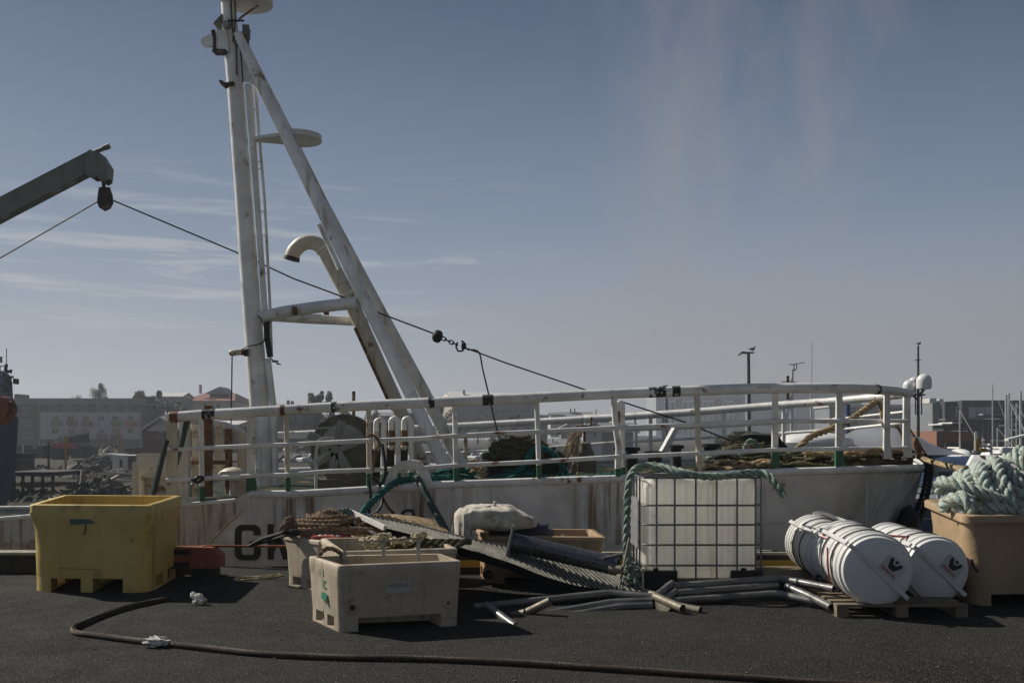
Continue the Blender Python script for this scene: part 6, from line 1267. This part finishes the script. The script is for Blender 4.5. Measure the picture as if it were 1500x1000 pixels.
# sailing boats in the marina
sb = [(1406, 600, 662, .06, 'sailing boat with slim mast left of the lamp, furthest left in the marina'), (1454, 562, 664, .05, 'sailing boat with faint thin mast above the white panel boat'), (1461, 626, 664, .05, 'sailing boat with short mast and round top light'),
 (1474, 578, 668, .10, 'sailing boat with the bright left mast of the tall pair'), (1477, 576, 670, .10, 'sailing boat with the bright right mast of the tall pair'), (1482, 592, 668, .05, 'sailing boat with thin mast right of the tall pair'), (1489, 590, 668, .05, 'sailing boat with thin mast left of the rightmost tall mast'), (1495, 573, 668, .10, 'sailing boat with rightmost tall bright mast'), (1503, 585, 668, .06, 'sailing boat with its mast at the photo edge')]
for i, (px, y0, y1, r_, lab) in enumerate(sb):
    Y = 62 + 5 * (i % 3); t = thing('sailing_boat', lab, 'sailing boat', P(px, 675, Y), 'sailing boats in the marina')
    base = P(px, 668, Y); b = B()
    for s in (0,): 
        L_, w_ = 3.6, .95; rows = []
        for z, f in ((0, 1), (-.35, .92), (-.8, .6)): rows.append([base + Vector((w_ * f * x, L_ * f * y, z)) for x, y in ((0, -1), (.7, -.4), (1, .2), (.8, .9), (-.8, .9), (-1, .2), (-.7, -.4))])
        for r2 in rows: b.v += r2
        for k in range(2): b.f += [(k * 7 + j, k * 7 + (j + 1) % 7, (k + 1) * 7 + (j + 1) % 7, (k + 1) * 7 + j) for j in range(7)]
        b.f += [tuple(range(7)), tuple(range(14, 21))[::-1]]
    mk('hull', b, M['boatw2'] if i % 2 else M['blue'], t); mk('cabin', B().ball(base + Vector((0, 0, .05)), .6, 12, 8, (1, 2.2, .7)), M['boatw2'], t)
    mk('mast', B().tube([P(px, 670, Y), P(px + (.8 if i == 4 else 0), y0, Y)], r_ * .8, 6), M['alum'], t)
    mk('boom', B().tube([P(px, 656, Y), P(px, 656, Y) + Vector((.4, 2.6, .0))], .07, 6), M['cloth'], t)
    mk('stay', B().tube([P(px + (.8 if i == 4 else 0), y0 + 1, Y), base + Vector((0, -3.5, 0))], .012, 3).tube([P(px, (y0 + y1) / 2, Y) + Vector((-.5, 0, 0)), P(px, (y0 + y1) / 2, Y) + Vector((.5, 0, 0))], .02, 4), M['alum'], t)
mk('gangway', B().beam(P(1474, 644, 60), P(1502, 637, 60), .5, .12), M['boatw2'], label='pale sloping gangway between the marina masts', cat='gangway')
mk('gangway', B().beam(P(1440, 644, 80), P(1474, 645, 80), .5, .12), M['boatw'], label='grey flat gangway left of the tall marina masts', cat='gangway')
for k, x in enumerate((1469, 1474, 1479, 1484)): mk('rescue_drum', B().lathe([(.14, -.16), (.16, -.12), (.16, .12), (.14, .16)], P(x, 660, 48), n=12).tube([P(x, 660, 48), P(x, 655, 48)], .02, 4), M['dome'], label=['leftmost', 'second', 'third', 'rightmost'][k] + ' white drum in the row of four above the mint rope', cat='drum', group='white drums in a row')
mk('drum_rack', bx(1464, 1490, 664, 667, 47.8, 1), M['galv'], label='grey rack under the row of four white drums', cat='rack')
# ----- left harbour side
t = thing('grey_ship', 'grey ship bridge with railings and aerials cut by the left edge', 'ship', P(-20, 720, 45)); Y = 45
mk('bridge', B().prism([P(-120, 700, Y), P(-120, 544, Y), P(9, 543, Y), P(14, 549, Y), P(18, 560, Y), P(19, 580, Y), P(21, 600, Y), P(14, 640, Y), P(14, 700, Y)], (-2.6, 5, 0)), bm('ship_grey', (.22, .24, .27)), t, smooth=False)
mk('hull', B().prism([P(-200, 740, Y - 1), P(-200, 640, Y - 1), P(18, 606, Y - 1), P(27, 612, Y - 1), P(22, 700, Y - 1), P(10, 740, Y - 1)], (-4.4, 8, 0)), bm('ship_navy', (.035, .05, .07)), t, smooth=False)
for x in (-14, 1): mk('window', bx(x, x + 9, 563, 574, Y - .05, .04), M['glassd'], t, smooth=False)
mk('aerial', B().tube([P(8, 543, Y), P(9.5, 533, Y)], .07, 6).tube([P(9.5, 535, Y), P(9.5, 510, Y)], .02, 4).tube([P(2, 531, Y), P(1, 523, Y), P(3, 523, Y)], .05, 5).tube([P(0, 536, Y), P(8, 536, Y)], .03, 4).tube([P(0, 543, Y), P(0, 536, Y)], .03, 4), M['lamp'], t)
mk('deck_fitting', B().box(P(19, 0, Y).x, P(21.5, 0, Y).x, Y, Y + .4, P(0, 562, Y).z, P(0, 554, Y).z).tube([P(10, 543, Y), P(16, 545, Y), P(16, 541, Y)], .07, 6).ball(P(5, 549, Y - .1), .06, 8, 6), M['darkrust'], t)
rr = random.Random(2); sg_ = bm('grey_gear', (.16, .17, .17))
for k in range(22): x, y = rr.uniform(9, 18), rr.uniform(550, 600); mk('fitting_box', B().box(P(x, 0, Y).x, P(x + rr.uniform(1, 3), 0, Y).x, Y - .15 - rr.random() * .2, Y + .01, P(0, y + 2, Y).z, P(0, y - rr.uniform(0, 3), Y).z), sg_, t, smooth=False)
ro = thing('rusty_fairlead', 'rusty orange steel bow fitting with a ring at the left edge', 'bow fitting', P(0, 625, 20)); Y = 20
mk('plate', B().prism([P(-30, 580, Y), P(0, 580, Y), P(5, 583, Y), P(10, 592, Y), P(12, 600, Y), P(6, 610, Y), P(0, 620, Y), P(-30, 626, Y)], (0, .4, 0)), M['orange'], ro)
mk('ring', B().tube([P(12 + 9 * math.cos(a), 598 + 7.5 * math.sin(a), Y + .1) for a in [math.radians(-150 + 300 * i / 14) for i in range(15)]], .05, 8), M['rust'], ro)
# floating pontoon frame and rope heap
t = thing('timber_jetty', 'dark timber jetty frame behind the yellow tub', 'jetty', P(40, 740, 60)); Y = 60
mk('deck_planks', bx(3, 80, 691, 697, Y, 5), M['kerb'], t)
b = B()
for x in (5, 18, 31, 45, 60, 75): bx(x, x + 1.5, 697, 745, Y + .2, .3, b)
mk('pile', b, M['kerb'], t); b = B()
for x in (5, 31): b.beam(P(x, 705, Y), P(x + 30, 730, Y), .2, .2)
mk('brace', b, M['kerb'], t)
def heap(px0, px1, yb, yt, Y, dep, lab, sd, nm='net_heap', base='net', pieces='kerbt', n=260):
    rr = random.Random(sd); x0, x1, zb_ = P(px0, 0, Y).x, P(px1, 0, Y).x, P(0, yb, Y).z; H_ = wpx(yb - yt, Y); t = thing(nm, lab, 'heap', ((x0 + x1) / 2, Y, zb_)); b = B(); nx, ny = 40, 12
    def hgt(u, v): return H_ * min(1, 5 * u, 5 * (1 - u)) ** .6 * min(1, 2.2 * (v + .12), 2.2 * (1.12 - v)) * (.62 + .55 * mn.noise(Vector((u * 5, v * 3, sd))) + .3 * mn.noise(Vector((u * 14, v * 6, sd + 3))))
    for j in range(ny + 1):
        for i in range(nx + 1): u, v = i / nx, j / ny; b.v.append(Vector((x0 + (x1 - x0) * u, Y + dep * v, zb_ - .1 + max(0, hgt(u, v)))))
    b.f = [(j * (nx + 1) + i, j * (nx + 1) + i + 1, (j + 1) * (nx + 1) + i + 1, (j + 1) * (nx + 1) + i) for j in range(ny) for i in range(nx)]
    mk('mound', b, M[base], t, smooth=False)
    for m_, k_ in ((pieces, .35), (base, .65)):
        b = B()
        for k in range(int(n * k_)):
            u, v = rr.random(), rr.random() ** 1.6; p = Vector((x0 + (x1 - x0) * u, Y + dep * v, zb_ - .05 + max(0, hgt(u, v)))); s_ = H_ * rr.uniform(.03, .10)
            d = Vector((rr.gauss(0, 1), rr.gauss(0, .6), rr.gauss(0, .35))).normalized() * s_ * rr.uniform(.8, 3)
            b.beam(p - d, p + d, s_ * rr.uniform(.5, 1.1), s_ * rr.uniform(.4, .9))
        mk('loose_piece', b, M[m_], t, smooth=False)['kind'] = 'stuff'
heap(72, 142, 745, 688, 58, 7, 'dark heap of nets and chain behind the yellow tub', 3)
heap(-60, 80, 748, 712, 57, 6, 'low dark scrap heap under the timber jetty', 12)
heap(-40, 130, 700, 678, 80, 10, 'low wide dark scrap heap beyond the timber jetty', 13, 'scrap_heap', 'kerb', 'container_', 300)
heap(176, 196, 738, 698, 34, 3, 'small dark net heap left of the pale bulkhead plate', 4, n=90)
heap(128, 172, 668, 652, 130, 6, 'grey rubble heap before the apartment block', 6, 'rubble_heap', 'kerbt', 'kerb', 160)
heap(88, 150, 692, 664, 96, 8, 'dark rubble heap between the excavator and the white container', 14, 'rubble_heap', 'kerb', 'kerbt', 200)
t = thing('excavator', 'pinkish red excavator with raised grey arm in the far yard', 'excavator', P(88, 674, 110)); Y = 110
mk('cab', bx(75, 92, 647, 656, Y, 2).prism([P(92, 656, Y), P(105, 656, Y), P(98, 648, Y), P(92, 648, Y)], (0, 1.5, 0)), BG['pink'], t, smooth=False)
mk('window', bx(77, 83, 648.5, 653, Y - .05, .04), M['glassd'], t, smooth=False)
mk('track', bx(76, 94, 664, 673, Y, 1.2), M['black'], t); mk('track', bx(76, 94, 664, 673, Y + 1.8, 1.2), M['black'], t); mk('undercarriage', bx(78, 92, 656, 666, Y + .2, 2.4), M['darkrust'], t)
mk('arm', B().beam(P(86, 641, Y), P(98, 639, Y), .5, .5).beam(P(98, 638.5, Y), P(128, 632, Y), .5, .35).beam(P(84, 650, Y), P(86, 641, Y), .5, .5), BG['frame'], t, smooth=False)
mk('boom_panel', B().prism([P(99, 641, Y + .5), P(128, 634, Y + .5), P(128, 648, Y + .5), P(102, 648, Y + .5)], (0, .5, 0)), BG['dark'], t, smooth=False)
for px, y0, y1, Y, m_, lab in ((95.5, 640, 690, 70, 'yel', 'yellow steel post before the excavator'), (173, 629, 665, 110, 'yel', 'yellow steel post before the apartment block'), (70.5, 648, 690, 72, 'dark', 'grey blue post left of the excavator'), (33, 652, 668, 110, 'pale', 'short pale post in the left yard')):
    b = B(); bx(px - 1.1, px + 1.1, y0, y1, Y, .15, b); bx(px - 1.6, px + 1.6, y0 - 1, y0, Y - .03, .21, b); mk('steel_post', b, BG[m_], label=lab, cat='post')
for px0, px1, y0, y1, Y, lab in ((26, 72, 651, 668, 118, 'long dark row of stacked crates before the apartment block, left part'), (104, 132, 650, 668, 122, 'dark stacked crates between the excavator and the grey rubble'), (132, 206, 652, 664, 135, 'dark low wall of containers under the shop front'), (2, 30, 662, 690, 78, 'black crate stack beside the grey ship hull')):
    q_ = thing('crate_stack', lab, 'crate stack', P((px0 + px1) / 2, y1 + 3, Y), 'dark crate stacks in the far yard'); n_ = max(3, int((px1 - px0) / 9)); rr = random.Random(px0)
    for k in range(n_):
        a_ = px0 + (px1 - px0) * k / n_; w2 = (px1 - px0) / n_ - .6; h2 = (y1 - y0) * rr.uniform(.55, 1)
        mk('crate', bx(a_, a_ + w2, y1 - h2, y1 + 3, Y + rr.uniform(-.6, .6), 2.4), BG['black'] if k % 3 else BG['dark'], q_, smooth=False)
        mk('crate_lid', bx(a_ - .2, a_ + w2 + .2, y1 - h2 - .7, y1 - h2, Y - .7, 3.2), BG['roofg'] if k % 2 else M['darkrust'], q_, smooth=False)
t = thing('site_container', 'rust marked white container in the far yard', 'container', P(176, 690, 95)); Y = 95
mk('box_wall', bx(164.5, 187, 668, 689, Y, 2.4), BG['container'], t, smooth=False); mk('end_wall', bx(187, 194, 669, 690, Y + .2, 5), BG['dark'], t, smooth=False); mk('door', bx(175, 179, 673, 684, Y - .06, .05), M['darkrust'], t, smooth=False); mk('roof', bx(164, 195, 666.5, 668, Y - .1, 5.4), BG['white'], t, smooth=False)
b = B(); rr = random.Random(8)
for k in range(24): b.ball(P(rr.uniform(165, 188), 690 + rr.uniform(-1, 1), Y - .6), rr.uniform(.1, .25), 6, 4, (1.3, 1, .7), .5, k)
mk('rubble', b, BG['cream'], label='pale rubble along the foot of the white container', cat='rubble')
t = thing('tipper_truck', 'truck with white tilted cover and red frame left of the container', 'truck', P(152, 686, 100)); Y = 100
mk('load_cover', B().prism([P(139, 672, Y), P(152, 664, Y), P(178, 665, Y), P(178, 668, Y), P(164, 668, Y), P(163, 675, Y), P(155, 675, Y), P(153, 668, Y)], (0, 2.2, 0)), BG['white'], t, smooth=False)
mk('chassis', bx(131, 164, 675, 681, Y + .1, 2), BG['mb'], t, smooth=False)
for x in (137, 147, 160): mk('wheel', B().lathe([(.25, -.02), (.45, 0), (.45, .3), (.25, .32)], P(x, 681, Y - .2), (0, 1, 0), 14), M['rubber'], t)
# cars: one prototype per paint, then copies
CAR = {}
def car(colname, col, loc, rz, label):
    if colname in CAR:
        d = dup(CAR[colname], loc, rz, label, 'cars parked across the harbour'); d['category'] = 'car'; return d
    t = thing('parked_car', label, 'car', (0, 0, 0), 'cars parked across the harbour'); t.rotation_euler = (0, 0, rz)
    pr = [(-2.1, .35), (-2.1, .75), (-1.95, .92), (-1.0, 1.0), (-.45, 1.42), (.75, 1.46), (1.5, 1.05), (2.05, .95), (2.12, .6), (2.1, .35)]
    mk('body', B().prism([(x, -.85, z) for x, z in pr], (0, 1.7, 0)), bm('car_paint_' + colname, col, var=.03), t, local=True, ang=25)
    g = [(-.92, 1.02), (-.42, 1.36), (.7, 1.39), (1.25, 1.06)]
    for y, d in ((-.86, -.012), (.86, .012)): mk('side_window', B().prism([(x, y, z) for x, z in g], (0, d, 0)), M['glassd'], t, local=True, smooth=False)
    mk('windscreen', B().prism([(-.99, -.7, 1.02), (-.99, .7, 1.02), (-.50, .62, 1.41), (-.50, -.62, 1.41)], (-.03, 0, .02)), M['glassd'], t, local=True, smooth=False)
    mk('rear_window', B().prism([(1.45, -.7, 1.10), (1.45, .7, 1.10), (.82, .62, 1.44), (.82, -.62, 1.44)], (.03, 0, .02)), M['glassd'], t, local=True, smooth=False)
    for x in (-1.3, 1.3):
        for y in (-.87, .67): 
            w_ = mk('wheel', B().lathe([(.2, -.0), (.32, .01), (.32, .19), (.2, .2)], (x, y, .32), (0, 1, 0), 14), M['rubber'], t, local=True); mk('rim', B().lathe([(.18, -.01), (.18, .21)], (x, y, .32), (0, 1, 0), 12), M['alum'], w_, local=True)
    for y in (-.6, .6): mk('headlight', B().ball((-2.08, y, .68), .12, 8, 6, (.4, 1, .6)), M['dome'], t, local=True)
    t.location = loc; CAR[colname] = t; return t
cars = [('white', (.6, .6, .6), 429, 663, 205, .5, 'white car in the upper row just right of the first thin stanchion'), ('dark', (.04, .05, .06), 413, 663, 205, .4, 'dark car in the upper row at the mast foot'), ('dark', 0, 446, 663, 206, .6, 'dark car in the upper row, third from the mast'), ('silver', (.30, .31, .33), 459, 663, 207, .5, 'silver grey car in the upper row beside the winch'),
 ('white', 0, 453, 679, 150, .9, 'white car in the lower row nearest the winch'), ('silver', 0, 432, 680, 150, .8, 'silver car in the lower row, middle one'), ('dark', 0, 412, 680, 150, .8, 'dark car in the lower row at the mast foot'), ('white', 0, 701, 677, 148, 1.0, 'white car left of the big teal rope heap'), ('silver', 0, 655, 676, 150, .9, 'silver car behind the thin stanchion beside the strut foot'),
 ('silver', 0, 622, 676, 151, .3, 'grey car seen between the vent pipes and the strut'), ('white', 0, 641, 669, 175, .6, 'small white car above and left of the strut foot'), ('dark', 0, 676, 668, 180, .8, 'dark car above the white one left of the rope heap'), ('dark', 0, 580, 676, 150, .7, 'dark car seen between the vent pipes')]
for cn, col, px, yb, Y, rz, lab in cars:
    p = P(px, yb, Y); car(cn, col or (.3, .3, .3), p, rz, lab)
t = thing('camper_van', 'white box van parked above the white car left of the rope heap', 'van', P(704, 668, 190)); Y = 190
mk('body', bx(697, 712, 659, 667, Y, 4), BG['white'], t, smooth=False); mk('cab', B().prism([P(712, 667, Y), P(716, 667, Y), P(716, 663, Y), P(712, 660, Y)], (0, 2.2, 0)), BG['white'], t, smooth=False); mk('window', bx(699, 703, 661, 663, Y - .05, .04), M['glassd'], t, smooth=False)
for x in (699, 711): mk('wheel', B().lathe([(.2, 0), (.4, .02), (.4, .3), (.2, .3)], P(x, 667.5, Y - .1), (0, 1, 0), 12), M['rubber'], t)
for px, k_ in ((650, 'white'), (657, 'red'), (661, 'ob')):
    t = thing('flag', {'white': 'white flag on a pole left of the thin stanchion', 'red': 'red flag on a pole, middle of three', 'ob': 'orange red flag on a pole nearest the thin stanchion'}[k_], 'flag', P(px, 668, 180), 'flags on poles'); mk('flag_pole', B().tube([P(px, 668, 180), P(px, 640, 180)], .07, 5), M['alum'], t); mk('flag_cloth', bx(px, px + 4, 641, 645.5, 180, .05), BG[k_], t, smooth=False)
mk('machine_frame', bx(1064, 1080, 640, 652, 30, .5).beam(P(1078, 636, 30), P(1078, 656, 30), .08, .08, (0, 1, 0)).beam(P(1064, 650, 30), P(1064, 656, 30), .08, .08, (0, 1, 0)), M['orange'], label='rusty orange machine frame behind the second rope heap', cat='machine')
# ================================================================= HAZE over the harbour
hv = B(); hv.box(-640, 640, -20, 1020, -6.2, 60)
hm = bpy.data.materials.new('harbour_haze'); hm.use_nodes = True; N = hm.node_tree.nodes; N.clear(); o_ = N.new('ShaderNodeOutputMaterial'); pv = N.new('ShaderNodeVolumePrincipled')
pv.inputs['Color'].default_value = (.80, .86, .95, 1); pv.inputs['Density'].default_value = HAZE; pv.inputs['Anisotropy'].default_value = .3
hm.node_tree.links.new(pv.outputs[0], o_.inputs['Volume'])
mk('haze', hv, hm, kind='stuff', smooth=False, label='pale sea haze over the whole harbour', cat='haze')
